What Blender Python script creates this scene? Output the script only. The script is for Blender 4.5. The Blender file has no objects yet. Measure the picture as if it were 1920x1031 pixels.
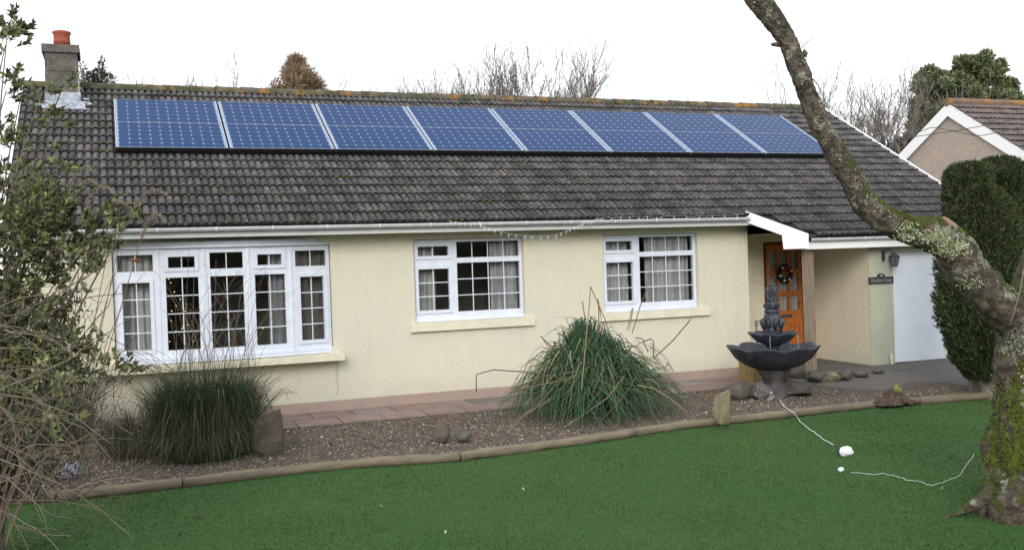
import bpy, math, random
import numpy as np
from mathutils import Vector, Matrix
random.seed(7)
rng = np.random.default_rng(7)
R_ = math.radians
scene = bpy.context.scene
COL = scene.collection

# ------------------------------------------------------------------ camera (solved from the photograph)
F, YAW, PIT, ROL, CH, ZG, AL = 1885.94, 0.373979, -0.016541, -0.0328536, 1.99838, 2.56886, 0.525135
CD = 14.7
cy, sy, cp, sp = math.cos(YAW), math.sin(YAW), math.cos(PIT), math.sin(PIT)
fwd = np.array([sy*cp, cy*cp, sp]); right = np.array([cy, -sy, 0.]); up = np.cross(right, fwd)
c_, s_ = math.cos(ROL), math.sin(ROL)
RR = np.stack([right*c_+up*s_, -right*s_+up*c_, fwd])
CAM = np.array([0, -CD, CH])
def at(u, v, d):      # survey helper: the point seen at photo pixel u,v at distance d
    return CAM + RR.T @ (np.array([(u-960)/F, (515.5-v)/F, 1.])*d)
def onZ(u, v, z):
    r = RR.T @ np.array([(u-960)/F, (515.5-v)/F, 1.]); t = (z-CAM[2])/r[2]; return CAM+t*r
def onY(u, v, y):
    r = RR.T @ np.array([(u-960)/F, (515.5-v)/F, 1.]); t = (y-CAM[1])/r[1]; return CAM+t*r
def dist(p): return float(RR[2] @ (np.array(p)-CAM))
camd = bpy.data.cameras.new('camera'); cam = bpy.data.objects.new('camera', camd); COL.objects.link(cam)
camd.sensor_width = 36; camd.lens = F/1920*36; camd.clip_end = 1000; camd.clip_start = .05
m = Matrix.Identity(4)
for i in range(3):
    m[i][0] = RR[0][i]; m[i][1] = RR[1][i]; m[i][2] = -RR[2][i]; m[i][3] = CAM[i]
cam.matrix_world = m; scene.camera = cam

# ------------------------------------------------------------------ materials
def mat(name, col, rough=.85, col2=None, scale=5., lo=.4, hi=.6, col3=None, scale3=20., lo3=.55, hi3=.65,
        bump=0., bscale=40., attr=False, spec=.3, metal=0., coords='Object', detail=4, trans=0., emit=None, coat=0., stretch=None):
    M = bpy.data.materials.new(name); M.use_nodes = True; nt = M.node_tree; N = nt.nodes; L = nt.links
    b = N['Principled BSDF']; b.inputs['Roughness'].default_value = rough
    b.inputs['Specular IOR Level'].default_value = spec; b.inputs['Metallic'].default_value = metal
    b.inputs['Coat Weight'].default_value = coat
    tc = N.new('ShaderNodeTexCoord'); vec = tc.outputs[coords]
    if stretch:
        mp = N.new('ShaderNodeMapping'); mp.inputs['Scale'].default_value = stretch; L.new(vec, mp.inputs[0]); vec = mp.outputs[0]
    def noise(sc, d=detail):
        n = N.new('ShaderNodeTexNoise'); n.inputs['Scale'].default_value = sc; n.inputs['Detail'].default_value = d; n.inputs['Roughness'].default_value = .6
        L.new(vec, n.inputs['Vector']); return n.outputs['Fac']
    def ramp(f, a, c):
        r = N.new('ShaderNodeMapRange'); r.inputs[1].default_value = a; r.inputs[2].default_value = c; L.new(f, r.inputs[0]); return r.outputs[0]
    def mix(fac, A, B, mode='MIX'):
        x = N.new('ShaderNodeMix'); x.data_type = 'RGBA'; x.blend_type = mode
        for sock, v in ((x.inputs[0], fac), (x.inputs[6], A), (x.inputs[7], B)):
            if hasattr(v, 'is_linked'): L.new(v, sock)
            elif isinstance(v, (int, float)): sock.default_value = v
            else: sock.default_value = (*v, 1)
        return x.outputs[2]
    cur = col
    if col2 is not None: cur = mix(ramp(noise(scale), lo, hi), cur, col2)
    if col3 is not None: cur = mix(ramp(noise(scale3), lo3, hi3), cur, col3)
    if attr:
        a = N.new('ShaderNodeAttribute'); a.attribute_name = 'Col'
        cur = mix(1., cur, a.outputs['Color'], 'MULTIPLY')
    if hasattr(cur, 'is_linked'): L.new(cur, b.inputs['Base Color'])
    else: b.inputs['Base Color'].default_value = (*cur, 1)
    if bump:
        bp = N.new('ShaderNodeBump'); bp.inputs['Strength'].default_value = bump; bp.inputs['Distance'].default_value = .02
        L.new(noise(bscale, 3), bp.inputs['Height']); L.new(bp.outputs[0], b.inputs['Normal'])
    if emit:
        b.inputs['Emission Color'].default_value = (*emit[0], 1); b.inputs['Emission Strength'].default_value = emit[1]
    M['b'] = b.name
    return M

def nodes(M): return M.node_tree.nodes, M.node_tree.links, M.node_tree.nodes['Principled BSDF']

m_render = mat('cream_roughcast', (.815,.76,.60), .95, (.74,.725,.60), .55, .35, .7, (.64,.60,.46), 42., .47, .72, bump=.9, bscale=85, spec=.1)
m_render_y = mat('cream_roughcast_warm_lightened', (.86,.79,.60), .95, (.76,.72,.57), .8, .35, .7, (.62,.56,.40), 42., .47, .72, bump=.9, bscale=85, spec=.1)  # porch walls: extra brightness put into the colour to offset the recess's shade
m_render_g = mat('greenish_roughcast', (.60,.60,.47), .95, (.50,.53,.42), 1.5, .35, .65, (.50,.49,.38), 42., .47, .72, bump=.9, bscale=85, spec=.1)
def weather(M, z1=.3, tint=(.55,.55,.46), k=.55):
    N, L, b = nodes(M); src = b.inputs['Base Color'].links[0].from_socket; tc = N.new('ShaderNodeTexCoord'); sx = N.new('ShaderNodeSeparateXYZ'); L.new(tc.outputs['Object'], sx.inputs[0])
    n = N.new('ShaderNodeTexNoise'); n.inputs['Scale'].default_value = 2.2; n.inputs['Detail'].default_value = 7; mp = N.new('ShaderNodeMapping'); mp.inputs['Scale'].default_value = (3.5,3.5,.35); L.new(tc.outputs['Object'], mp.inputs[0]); L.new(mp.outputs[0], n.inputs['Vector'])
    st = N.new('ShaderNodeMapRange'); st.inputs[1].default_value = .52; st.inputs[2].default_value = .8; st.inputs[4].default_value = .45; L.new(n.outputs[0], st.inputs[0])
    sp_ = N.new('ShaderNodeMapRange'); sp_.inputs[1].default_value = z1; sp_.inputs[2].default_value = 0.; L.new(sx.outputs[2], sp_.inputs[0])
    n2 = N.new('ShaderNodeTexNoise'); n2.inputs['Scale'].default_value = 3.; n2.inputs['Detail'].default_value = 8; L.new(tc.outputs['Object'], n2.inputs['Vector'])
    mu = N.new('ShaderNodeMath'); mu.operation = 'MULTIPLY'; L.new(sp_.outputs[0], mu.inputs[0]); L.new(n2.outputs[0], mu.inputs[1])
    mx_ = N.new('ShaderNodeMath'); mx_.operation = 'MAXIMUM'; L.new(mu.outputs[0], mx_.inputs[0]); L.new(st.outputs[0], mx_.inputs[1])
    m2_ = N.new('ShaderNodeMath'); m2_.operation = 'MULTIPLY'; m2_.inputs[1].default_value = k*1.4; L.new(mx_.outputs[0], m2_.inputs[0])
    x = N.new('ShaderNodeMix'); x.data_type = 'RGBA'; L.new(m2_.outputs[0], x.inputs[0]); L.new(src, x.inputs[6]); x.inputs[7].default_value = (*tint,1); L.new(x.outputs[2], b.inputs['Base Color'])
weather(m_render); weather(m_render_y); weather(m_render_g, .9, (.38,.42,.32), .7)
m_sill = mat('cream_painted_stone', (.74,.70,.54), .8, (.66,.62,.48), 4, bump=.1)
m_plinth = mat('pink_plinth', (.40,.30,.255), .9, (.33,.265,.23), 3, .35, .7, bump=.3, bscale=60)
m_upvc = mat('white_upvc', (.72,.77,.86), .35, (.66,.71,.80), 6, spec=.4)
m_fascia = mat('white_fascia', (.66,.67,.68), .5, (.52,.54,.53), 3, .4, .8, stretch=(1,1,6))
m_gutter = mat('white_gutter', (.66,.69,.72), .4, (.50,.53,.54), 8, .45, .75)
m_barge = mat('white_barge', (.85,.85,.85), .5)
m_soffit = mat('soffit', (.55,.50,.42), .7)
m_tile = mat('concrete_roof_tile', (.088,.082,.083), .9, (.046,.046,.046), 6., .42, .60, (.18,.165,.155), 19., .55, .68, bump=.4, bscale=120, attr=True, spec=.2)
m_ridge = mat('ridge_tile', (.11,.095,.075), .9, (.27,.13,.03), 4.2, .53, .62, (.055,.065,.03), 5.1, .46, .6, bump=.5, bscale=60)
m_deck = mat('roof_deck', (.03,.03,.03), .9)
m_black = mat('black_plastic', (.012,.012,.015), .5)
m_alu = mat('panel_frame', (.50,.54,.60), .35, metal=.5)
m_lead = mat('lead_flashing', (.24,.27,.31), .5, (.46,.49,.55), 9, .42, .62, bump=.3, bscale=25)
m_chim = mat('chimney_render', (.15,.13,.12), .95, (.09,.082,.07), 5, .4, .65, (.22,.17,.16), 13, .55, .7, bump=.9, bscale=45)
m_terra = mat('terracotta', (.34,.09,.05), .8, (.30,.08,.05), 12)
m_wire = mat('steel_wire', (.35,.36,.38), .4, metal=.8)
m_paleglass = mat('pale_cowl', (.75,.85,.88), .3)
m_curtain = mat('grey_net_curtain', (.66,.66,.64), .95, (.45,.45,.45), 5, stretch=(3,3,.2))
m_curtain_w = mat('brown_curtain', (.46,.40,.36), .95, (.32,.28,.26), 5, stretch=(3,3,.2))
m_room = mat('room_wall', (.70,.66,.60), .9)
m_door = mat('orange_varnished_wood', (.52,.17,.035), .45, (.38,.115,.03), 9, .35, .65, stretch=(4,4,.5), bump=.15)
m_dframe = mat('dark_door_frame', (.07,.03,.018), .6, (.11,.045,.02), 8)
m_post = mat('weathered_wood_post', (.30,.23,.17), .85, (.20,.155,.12), 9, .35, .65, stretch=(4,4,.4), bump=.4, bscale=30)
m_garage = mat('white_garage_door', (.74,.79,.86), .5, (.70,.75,.83), 3)
m_iron = mat('black_iron', (.035,.04,.048), .5, (.07,.08,.09), 25)
m_sign = mat('slate_sign', (.03,.035,.04), .5, (.05,.055,.06), 30)
m_letter = mat('grey_lettering', (.30,.30,.30), .6)
m_fount = mat('blue_black_cast_stone', (.026,.032,.044), .5, (.055,.060,.072), 8, .45, .75, (.11,.12,.13), 30, .6, .78, bump=.5, bscale=35, spec=.5)
m_fountd = mat('weathered_cast_stone', (.11,.095,.085), .8, (.05,.055,.065), 6, .4, .65, bump=.5, bscale=35)
m_water = mat('fountain_water', (.03,.05,.09), .08, spec=.6)
m_log = mat('weathered_log_edging', (.22,.18,.125), .9, (.15,.125,.09), 5, .38, .62, (.12,.11,.08), 14, .55, .7, bump=.6, bscale=30, stretch=(.4,2,2))
m_rock = mat('brown_grey_rock', (.13,.105,.085), .95, (.075,.065,.055), 6, .4, .6, (.17,.15,.10), 15, .58, .7, bump=.8, bscale=60)
m_rockg = mat('grey_rock', (.12,.11,.095), .95, (.075,.07,.06), 6, .4, .6, (.09,.095,.05), 12, .55, .7, bump=.8, bscale=60)
m_rocky = mat('ochre_rock', (.25,.21,.125), .95, (.15,.135,.08), 6, .45, .6, (.22,.22,.16), 15, .5, .7, bump=.8, bscale=60)
m_rockw = mat('white_splashed_rock', (.10,.085,.08), .95, (.52,.50,.47), 5, .5, .58, (.2,.18,.17), 25, .5, .7, bump=1., bscale=30)
m_yplanter = mat('ochre_ribbed_planter', (.43,.31,.13), .85, (.33,.25,.12), 8)
m_wood = mat('dark_stump_wood', (.10,.07,.052), .95, (.05,.038,.03), 14, .4, .6, (.26,.18,.12), 24, .58, .66, bump=1., bscale=30, stretch=(2,2,.6))
m_white = mat('white_plastic', (.80,.82,.86), .5)
m_leaf = mat('leaf', (1,1,1), .65, attr=True, spec=.2)
m_blade = mat('blade', (1,1,1), .8, attr=True, spec=.12)
m_twig = mat('straw_twig', (1,1,1), .8, attr=True)
m_barkbg = mat('bare_bark', (.23,.20,.17), .9, (.11,.095,.08), 3)
m_pebble = mat('pebble', (1,1,1), .85, attr=True)
m_lichen = mat('pale_lichen', (.46,.50,.28), .95, (.36,.41,.22), 14, bump=1., bscale=40)
m_cut = mat('sawn_wood', (.30,.18,.12), .9, (.19,.11,.08), 18, bump=.3)
m_nb_wall = mat('pinkish_pebbledash', (.45,.36,.30), .95, (.36,.32,.29), 2., .4, .7, (.26,.23,.21), 20., .52, .72, bump=.8, bscale=60)
m_moss = mat('moss', (.13,.155,.022), .95, (.06,.08,.016), 20, bump=1., bscale=60)
m_fbulb = mat('warm_light', (.9,.6,.3), .5, emit=((1.,.55,.22), 2.2))
m_berry = mat('red_berry', (.35,.02,.02), .4)
m_conifer_dk = mat('indoor_fir', (.02,.035,.018), .8)

# roof tiles: moss gathered in streaks
# wood glass
def glass_mat():
    M = bpy.data.materials.new('window_glass'); M.use_nodes = True; nt = M.node_tree; N = nt.nodes; L = nt.links
    out = N['Material Output']; N.remove(N['Principled BSDF'])
    tr = N.new('ShaderNodeBsdfTransparent'); tr.inputs[0].default_value = (.93,.95,.96,1)
    gl = N.new('ShaderNodeBsdfGlossy'); gl.inputs['Roughness'].default_value = .02
    fr = N.new('ShaderNodeFresnel'); fr.inputs[0].default_value = 1.5
    mx = N.new('ShaderNodeMixShader'); mul = N.new('ShaderNodeMath'); mul.operation = 'MULTIPLY'; mul.inputs[1].default_value = 1.9
    L.new(fr.outputs[0], mul.inputs[0]); L.new(mul.outputs[0], mx.inputs[0]); L.new(tr.outputs[0], mx.inputs[1]); L.new(gl.outputs[0], mx.inputs[2]); L.new(mx.outputs[0], out.inputs[0])
    return M
m_glass = glass_mat()

def panel_mat(W, H):      # 10 x 6 cells with clipped corners
    M = mat('solar_cells', (.02,.05,.19), .2, spec=.05); N, L, b = nodes(M)
    tc = N.new('ShaderNodeTexCoord'); sx = N.new('ShaderNodeSeparateXYZ'); L.new(tc.outputs['Object'], sx.inputs[0])
    def mth(op, a, b_=None, c=None):
        n = N.new('ShaderNodeMath'); n.operation = op
        for i, v in enumerate((a, b_, c)):
            if v is None: continue
            if hasattr(v, 'is_linked'): L.new(v, n.inputs[i])
            else: n.inputs[i].default_value = v
        return n.outputs[0]
    ca, cb = (W-.04)/10, (H-.01)/6
    def cell(o, off, c):
        t = mth('DIVIDE', mth('SUBTRACT', o, off), c); fr = mth('FRACT', t); d = mth('SUBTRACT', .5, mth('ABSOLUTE', mth('SUBTRACT', fr, .5)))
        inside = mth('MULTIPLY', mth('GREATER_THAN', o, off), 1.)
        return mth('MULTIPLY', d, c), t
    dx, tx = cell(sx.outputs[0], .02, ca); dy, ty = cell(sx.outputs[1], .005, cb)
    diamond = mth('LESS_THAN', mth('ADD', dx, dy), .021)
    line = mth('LESS_THAN', mth('MINIMUM', dx, dy), .0022)
    outx = mth('GREATER_THAN', mth('ABSOLUTE', mth('SUBTRACT', tx, 5.)), 5.02)
    outy = mth('GREATER_THAN', mth('ABSOLUTE', mth('SUBTRACT', ty, 3.)), 3.02)
    f = mth('MAXIMUM', mth('MAXIMUM', diamond, outx), mth('MAXIMUM', outy, mth('MULTIPLY', line, .25)))
    x = N.new('ShaderNodeMix'); x.data_type = 'RGBA'; L.new(f, x.inputs[0]); x.inputs[6].default_value = (.008,.038,.118,1); x.inputs[7].default_value = (.25,.33,.47,1)
    L.new(x.outputs[2], b.inputs['Base Color'])
    return M

# ------------------------------------------------------------------ mesh helpers
class MB:
    def __init__(s): s.v = []; s.f = []; s.c = []; s.n = 0
    def add(s, verts, faces, col=(1,1,1)):
        verts = np.asarray(verts, float).reshape(-1, 3); o = s.n
        s.v.append(verts); s.n += len(verts)
        for f in faces: s.f.append(tuple(i+o for i in f))
        col = np.asarray(col, float)
        if col.ndim == 1: s.c.append(np.tile(col, (len(faces), 1)))
        else: s.c.append(col)
        return s
    def box(s, x0, x1, y0, y1, z0, z1, col=(1,1,1), fn=None):
        v = [(x,y,z) for z in (z0,z1) for y in (y0,y1) for x in (x0,x1)]
        if fn: v = [fn(*p) for p in v]
        return s.add(v, [(0,2,3,1),(4,5,7,6),(0,1,5,4),(2,6,7,3),(0,4,6,2),(1,3,7,5)], col)
    def tube(s, pts, rad, n=6, col=(1,1,1), cap=True):
        pts = np.asarray(pts, float); k = len(pts)
        rad = np.broadcast_to(np.asarray(rad, float), (k,))
        t = np.gradient(pts, axis=0); t /= np.linalg.norm(t, axis=1)[:, None]+1e-9
        ref = np.array([0,0,1.]) if abs(t[0][2]) < .9 else np.array([1.,0,0])
        V = []; u = np.cross(t[0], ref); u /= np.linalg.norm(u)
        for i in range(k):
            u = u - t[i]*(u@t[i]); u /= np.linalg.norm(u)+1e-9; w = np.cross(t[i], u)
            for j in range(n):
                a = 2*math.pi*j/n; V.append(pts[i]+rad[i]*(math.cos(a)*u+math.sin(a)*w))
        Fc = [(i*n+j, i*n+(j+1)%n, (i+1)*n+(j+1)%n, (i+1)*n+j) for i in range(k-1) for j in range(n)]
        if cap: Fc += [tuple(range(n))[::-1], tuple((k-1)*n+j for j in range(n))]
        return s.add(V, Fc, col)
    def lathe(s, prof, n=24, center=(0,0,0), col=(1,1,1), fn=None):
        V = []
        for r, z in prof:
            for j in range(n):
                a = 2*math.pi*j/n; rr, zz = (r, z) if fn is None else fn(r, z, a)
                V.append((center[0]+rr*math.cos(a), center[1]+rr*math.sin(a), center[2]+zz))
        k = len(prof)
        return s.add(V, [(i*n+j, i*n+(j+1)%n, (i+1)*n+(j+1)%n, (i+1)*n+j) for i in range(k-1) for j in range(n)], col)
    def quads(s, V, col):      # V (n,4,3), col (n,3)
        n = len(V); o = s.n; s.v.append(V.reshape(-1,3)); s.n += 4*n
        idx = (np.arange(4*n).reshape(n,4)+o).tolist(); s.f += [tuple(i) for i in idx]; s.c.append(np.asarray(col, float))
        return s
    def build(s, name, material, parent=None, smooth=False, loc=None):
        V = np.concatenate(s.v) if s.v else np.zeros((0,3))
        if loc is not None: V = V-np.array(loc)
        me = bpy.data.meshes.new(name); me.from_pydata(V.tolist(), [], s.f)
        C = np.concatenate(s.c) if s.c else np.zeros((0,3))
        if len(C) and not np.all(C == 1):
            a = me.attributes.new('Col', 'FLOAT_COLOR', 'FACE'); a.data.foreach_set('color', np.hstack([C, np.ones((len(C),1))]).ravel())
        me.materials.append(material)
        if smooth: me.polygons.foreach_set('use_smooth', [True]*len(me.polygons))
        me.update()
        o = bpy.data.objects.new(name, me); COL.objects.link(o)
        if parent is not None:
            o.parent = parent
            if loc is None: o.location = -wloc(parent)
            else: o.location = Vector(loc)-wloc(parent)
        elif loc is not None: o.location = loc
        return o
def wloc(o):
    v = Vector((0,0,0))
    while o is not None: v = v+o.location; o = o.parent
    return v
def empty(name, loc=(0,0,0)):
    o = bpy.data.objects.new(name, None); COL.objects.link(o); o.location = loc; o.empty_display_size = .1; return o
def tag(o, label=None, cat=None, group=None, kind=None):
    if label: o['label'] = label
    if cat: o['category'] = cat
    if group: o['group'] = group
    if kind: o['kind'] = kind
    return o
def dup(root, loc, label=None):
    r = root.copy(); COL.objects.link(r); r.location = loc
    if label: r['label'] = label
    for ch in root.children:
        c = ch.copy(); COL.objects.link(c); c.parent = r
        for g in ch.children:
            d = g.copy(); COL.objects.link(d); d.parent = c
    return r
def holes_panel(mb, xs0, xs1, zs0, zs1, y0, y1, holes, fn=None, col=(1,1,1)):
    """slab x in [xs0,xs1], z in [zs0,zs1], thickness y0..y1, with rectangular holes (x0,x1,z0,z1)"""
    xs = sorted({xs0, xs1, *[h[0] for h in holes], *[h[1] for h in holes]}); zs = sorted({zs0, zs1, *[h[2] for h in holes], *[h[3] for h in holes]})
    xs = [x for x in xs if xs0 <= x <= xs1]; zs = [z for z in zs if zs0 <= z <= zs1]
    def solid(i, j):
        if i < 0 or j < 0 or i >= len(xs)-1 or j >= len(zs)-1: return False
        cx, cz = (xs[i]+xs[i+1])/2, (zs[j]+zs[j+1])/2
        return not any(h[0] < cx < h[1] and h[2] < cz < h[3] for h in holes)
    V = []; Fc = []
    def q(*p):
        o = len(V)
        for a in p: V.append(fn(*a) if fn else a)
        Fc.append((o,o+1,o+2,o+3))
    for i in range(len(xs)-1):
        for j in range(len(zs)-1):
            if not solid(i,j): continue
            a, b, c, d = xs[i], xs[i+1], zs[j], zs[j+1]
            q((a,y0,c),(b,y0,c),(b,y0,d),(a,y0,d)); q((b,y1,c),(a,y1,c),(a,y1,d),(b,y1,d))
            if not solid(i-1,j): q((a,y1,c),(a,y0,c),(a,y0,d),(a,y1,d))
            if not solid(i+1,j): q((b,y0,c),(b,y1,c),(b,y1,d),(b,y0,d))
            if not solid(i,j-1): q((a,y1,c),(b,y1,c),(b,y0,c),(a,y0,c))
            if not solid(i,j+1): q((a,y0,d),(b,y0,d),(b,y1,d),(a,y1,d))
    mb.add(V, Fc, col); return mb

def leaves(mb, P, N_, ln, wd, cols, jit=.6, r=rng):
    """leaf-sized diamonds at points P growing along N_ with jitter"""
    n = len(P); D = N_+r.normal(0, jit, (n,3)); D /= np.linalg.norm(D, axis=1)[:,None]+1e-9
    S = np.cross(D, r.normal(0,1,(n,3))); S /= np.linalg.norm(S, axis=1)[:,None]+1e-9
    l = (ln*r.uniform(.6,1.3,n))[:,None]; w = (wd*r.uniform(.7,1.2,n))[:,None]
    V = np.stack([P, P+D*l*.45+S*w*.5, P+D*l, P+D*l*.45-S*w*.5], 1)
    cols = np.asarray(cols, float); c = cols[r.integers(0, len(cols), n)]*r.uniform(.7,1.3,(n,1))
    return mb.quads(V, c)
def ribbon(mb, pts, w, col, side=None):
    pts = np.asarray(pts, float); k = len(pts); t = np.gradient(pts, axis=0)
    if side is None: side = np.cross(t[0], rng.normal(0,1,3))
    side = side/(np.linalg.norm(side)+1e-9)
    ws = np.linspace(1,.15,k)[:,None]*w*.5
    V = np.empty((2*k,3)); V[0::2] = pts-side*ws; V[1::2] = pts+side*ws
    mb.add(V, [(2*i,2*i+1,2*i+3,2*i+2) for i in range(k-1)], col)
def bez(a, b, c, n):
    t = np.linspace(0,1,n)[:,None]; a, b, c = map(np.asarray, (a,b,c)); return (1-t)**2*a+2*t*(1-t)*b+t*t*c
def branch_tree(mb, p, d, L, r, depth, rs, spread=.5, upb=.15, n=4, tips=None, shrink=.72, seg=4, rmin=.004, kids=(2,3)):
    pts = [np.array(p, float)]; d = np.array(d, float)/np.linalg.norm(d)
    for i in range(seg):
        d = d+rs.normal(0,.13,3)+np.array([0,0,upb*.25]); d /= np.linalg.norm(d); pts.append(pts[-1]+d*L/seg)
    mb.tube(pts, np.linspace(r, max(r*.62, rmin), seg+1), n if depth > 1 else 3, cap=False)
    if tips is not None and depth <= 1: tips += pts[2:]
    if depth <= 0: return
    for k in range(rs.integers(kids[0], kids[1]+1)):
        nd = d+rs.normal(0, spread, 3); nd[2] += upb; q = pts[-1] if k < 2 else pts[rs.integers(1, seg)]
        branch_tree(mb, q, nd, L*shrink*rs.uniform(.75,1.2), max(r*.6, rmin), depth-1, rs, spread, upb, n, tips, shrink, seg, rmin, kids)

# ------------------------------------------------------------------ world and sun
w = bpy.data.worlds.new('World'); scene.world = w; w.use_nodes = True; N = w.node_tree.nodes; L = w.node_tree.links
bg = N['Background']; sky = N.new('ShaderNodeTexSky'); sky.sky_type = 'NISHITA'; sky.sun_disc = False
SUN_EL, SUN_AZ = R_(25), R_(208)
sky.sun_elevation = SUN_EL; sky.sun_rotation = SUN_AZ; sky.dust_density = 3; sky.air_density = 1.5
mx = N.new('ShaderNodeMix'); mx.data_type = 'RGBA'; mx.inputs[0].default_value = .9; mx.inputs[7].default_value = (10.3,10.6,11.2,1)   # thick even cloud over the clear sky
L.new(sky.outputs[0], mx.inputs[6]); L.new(mx.outputs[2], bg.inputs[0]); bg.inputs[1].default_value = .108
sd = bpy.data.lights.new('sun', 'SUN'); so = bpy.data.objects.new('sun', sd); COL.objects.link(so)
sd.energy = 1.5; sd.angle = R_(28); sd.color = (1,.96,.9)
so.rotation_euler = (math.pi/2-SUN_EL, 0, math.pi-SUN_AZ)
scene.view_settings.view_transform = 'Standard'; scene.view_settings.look = 'None'; scene.view_settings.gamma = 1; scene.view_settings.exposure = .42

# ------------------------------------------------------------------ ground
ZL, ZP = -.25, -.15        # lawn, path
kerb_px = [(-60,957),(0,950),(210,930),(440,903),(640,880),(865,865),(1100,833),(1280,805),(1460,786),(1640,765),(1855,748),(1990,733)]
kerb = [onZ(u,v,ZL) for u,v in kerb_px]
def kerb_y(x):
    xs = [k[0] for k in kerb]; return float(np.interp(x, xs, [k[1] for k in kerb]))
m_ground = mat('rough_ground', (.06,.07,.035), .95, (.09,.075,.05), .7, bump=.4)
m_lawn = mat('lawn', (.044,.103,.031), .95, (.068,.111,.034), 1.6, .4, .75, (.038,.092,.028), 9., .48, .7, bump=.6, bscale=160, spec=.1)
m_bed = mat('gravel_and_bark', (.135,.105,.085), .95, (.09,.07,.056), 6, .35, .65, (.20,.16,.125), 60, .55, .68, bump=1., bscale=110)
m_drive = mat('grey_tarmac', (.135,.125,.115), .95, (.10,.095,.088), 1.2, .35, .7, (.17,.155,.14), 70, .5, .7, bump=.5, bscale=140)
g = MB(); g.add([(-400,-400,-.36),(400,-400,-.36),(400,400,-.36),(-400,400,-.36)], [(0,1,2,3)]); tag(g.build('ground', m_ground), kind='structure')
xs = np.linspace(-6, 13.4, 60)
g = MB(); V = []
for x in xs:
    V += [(x, -45, ZL), (x, kerb_y(x)+.03, ZL)]
g.add(V, [(2*i,2*i+2,2*i+3,2*i+1) for i in range(len(xs)-1)]); g.add([(-60,-45,ZL),(-6,-45,ZL),(-6,-2.5,ZL),(-60,-2.5,ZL),(13.4,-45,ZL),(70,-45,ZL),(70,-4.0,ZL),(13.4,kerb_y(13.4)+.03,ZL)], [(0,1,2,3),(4,5,6,7)])
tag(g.build('lawn', m_lawn), kind='structure')
# gravel bed: from the path front to the edging, gently uneven
g = MB(); nx, ny = 90, 14; V = []
bx = np.linspace(-6, 13.4, nx)
for x in bx:
    for t in np.linspace(0,1,ny):
        y0, y1 = -1.18, kerb_y(x)+.06
        V.append((x, y0+(y1-y0)*t, -.172+.022*math.sin(x*2.1+t*5)*math.sin(t*math.pi)+random.uniform(-.006,.006)-.02*t))
g.add(V, [(i*ny+j, i*ny+j+1, (i+1)*ny+j+1, (i+1)*ny+j) for i in range(nx-1) for j in range(ny-1)])
tag(g.build('gravel_bed', m_bed, smooth=True), kind='structure')
def bed_z(x, y):
    t = min(1,max(0,(y+1.18)/(kerb_y(x)+.06+1.18))); return -.172+.022*math.sin(x*2.1+t*5)*math.sin(t*math.pi)-.02*t
# path: two rows of reddish slabs with open joints
m_slab = mat('red_grey_paving', (1,1,1), .9, (.75,.78,.8), 4, bump=.3, bscale=60, attr=True)
g = MB(); g.box(-3, 10.1, -1.2, -.002, -.33, -.166, (.05,.045,.04)); r = random.Random(3)
for row in range(2):
    x = -2.9+(.3 if row else 0)
    while x < 10.0:
        c = r.uniform(.85,1.15); base = (.265,.19,.165) if r.random() < .75 else (.235,.20,.185)
        zt = ZP+r.uniform(-.003,.003)
        g.box(x, min(x+.580, 10.08), -.006-(row+1)*.592+.020, -.006-row*.592, -.30, zt, tuple(c*k for k in base)); x += .6
tag(g.build('path', m_slab), kind='structure')
# driveway: slopes gently from the garage towards the bed; porch floor slab
g = MB(); pts = []
def dz(y): return float(np.interp(y, [-3.2,-2.6,-.7,1], [-.225,-.175,-.055,-.05]))
dp = [(9.95,-1.3),(10.3,-2.2),(11.2,-2.95),(13,-3.1),(20,-3.3)]
V = []; top = []
for x, y in dp: top.append((x, .9 if x < 12.2 else -.755, dz(.9)))
V = [(x,y,dz(y)) for x,y in dp]+[(x, -.765, dz(-.765)) for x,_ in dp]+[(x,y-.02,-.4) for x,y in dp]; g.add([V[0],V[5],(9.95,-.765,-.4),(9.93,-1.3,-.4)], [(0,1,2,3)])
g.add(V, [(i, i+1, i+6, i+5) for i in range(4)]+[(i+10,i+11,i+1,i) for i in range(4)])
tag(g.build('driveway', m_drive), kind='structure')
g = MB(); g.add([(9.95,-.765,dz(-.765)+.004),(12.1,-.765,dz(-.765)+.004),(12.1,.8,-.05),(9.95,.8,-.05)], [(0,1,2,3)])
g.add([(9.95,-.765,dz(-.765)+.004),(9.95,.8,-.05),(9.95,.8,-.3),(9.95,-1.3,-.3),(9.95,-1.3,dz(-1.3))], [(0,1,2,3,4)])
tag(g.build('porch_floor', m_drive), kind='structure')

# timber edging: half-round logs laid end to end, each one a thing
r = random.Random(5)
cuts = [-1.9, .55, onZ(865,865,ZL)[0], 5.9, 8.3, 10.5, 12.9]
names = ['weathered round log edging at the far left under the bare shrub','weathered round log edging in front of the tall grass clump','pale round log edging right of the joint below the strappy plant',
 'round log edging with white scuffs beside the strappy plant','round log edging in front of the fountain rocks','pale orange round log edging in front of the tree stump']
lab = ['weathered round log edging the lawn at far left behind bare twigs','weathered grey log edging the lawn below the standing brown slab','grey log edging the lawn below the strappy plant, cut joint at its left end',
       'round log edging the lawn in front of the upright ochre rock','round log edging the lawn in front of the fountain','tan log edging the lawn in front of the tree stump']
for i in range(len(cuts)-1):
    x0, x1 = cuts[i]+.006, cuts[i+1]-.006; g = MB(); k = 14
    P = []; 
    for t in np.linspace(0,1,k):
        x = x0+(x1-x0)*t; P.append((x, kerb_y(x)+.055+r.uniform(-.006,.006), -.205+r.uniform(-.006,.006)))
    g.tube(P, [.055+r.uniform(-.005,.005) for _ in P], 12)
    tag(g.build('log_edging', m_log, smooth=True, loc=P[0]), lab[i], 'edging log', 'logs edging the lawn')

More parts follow.
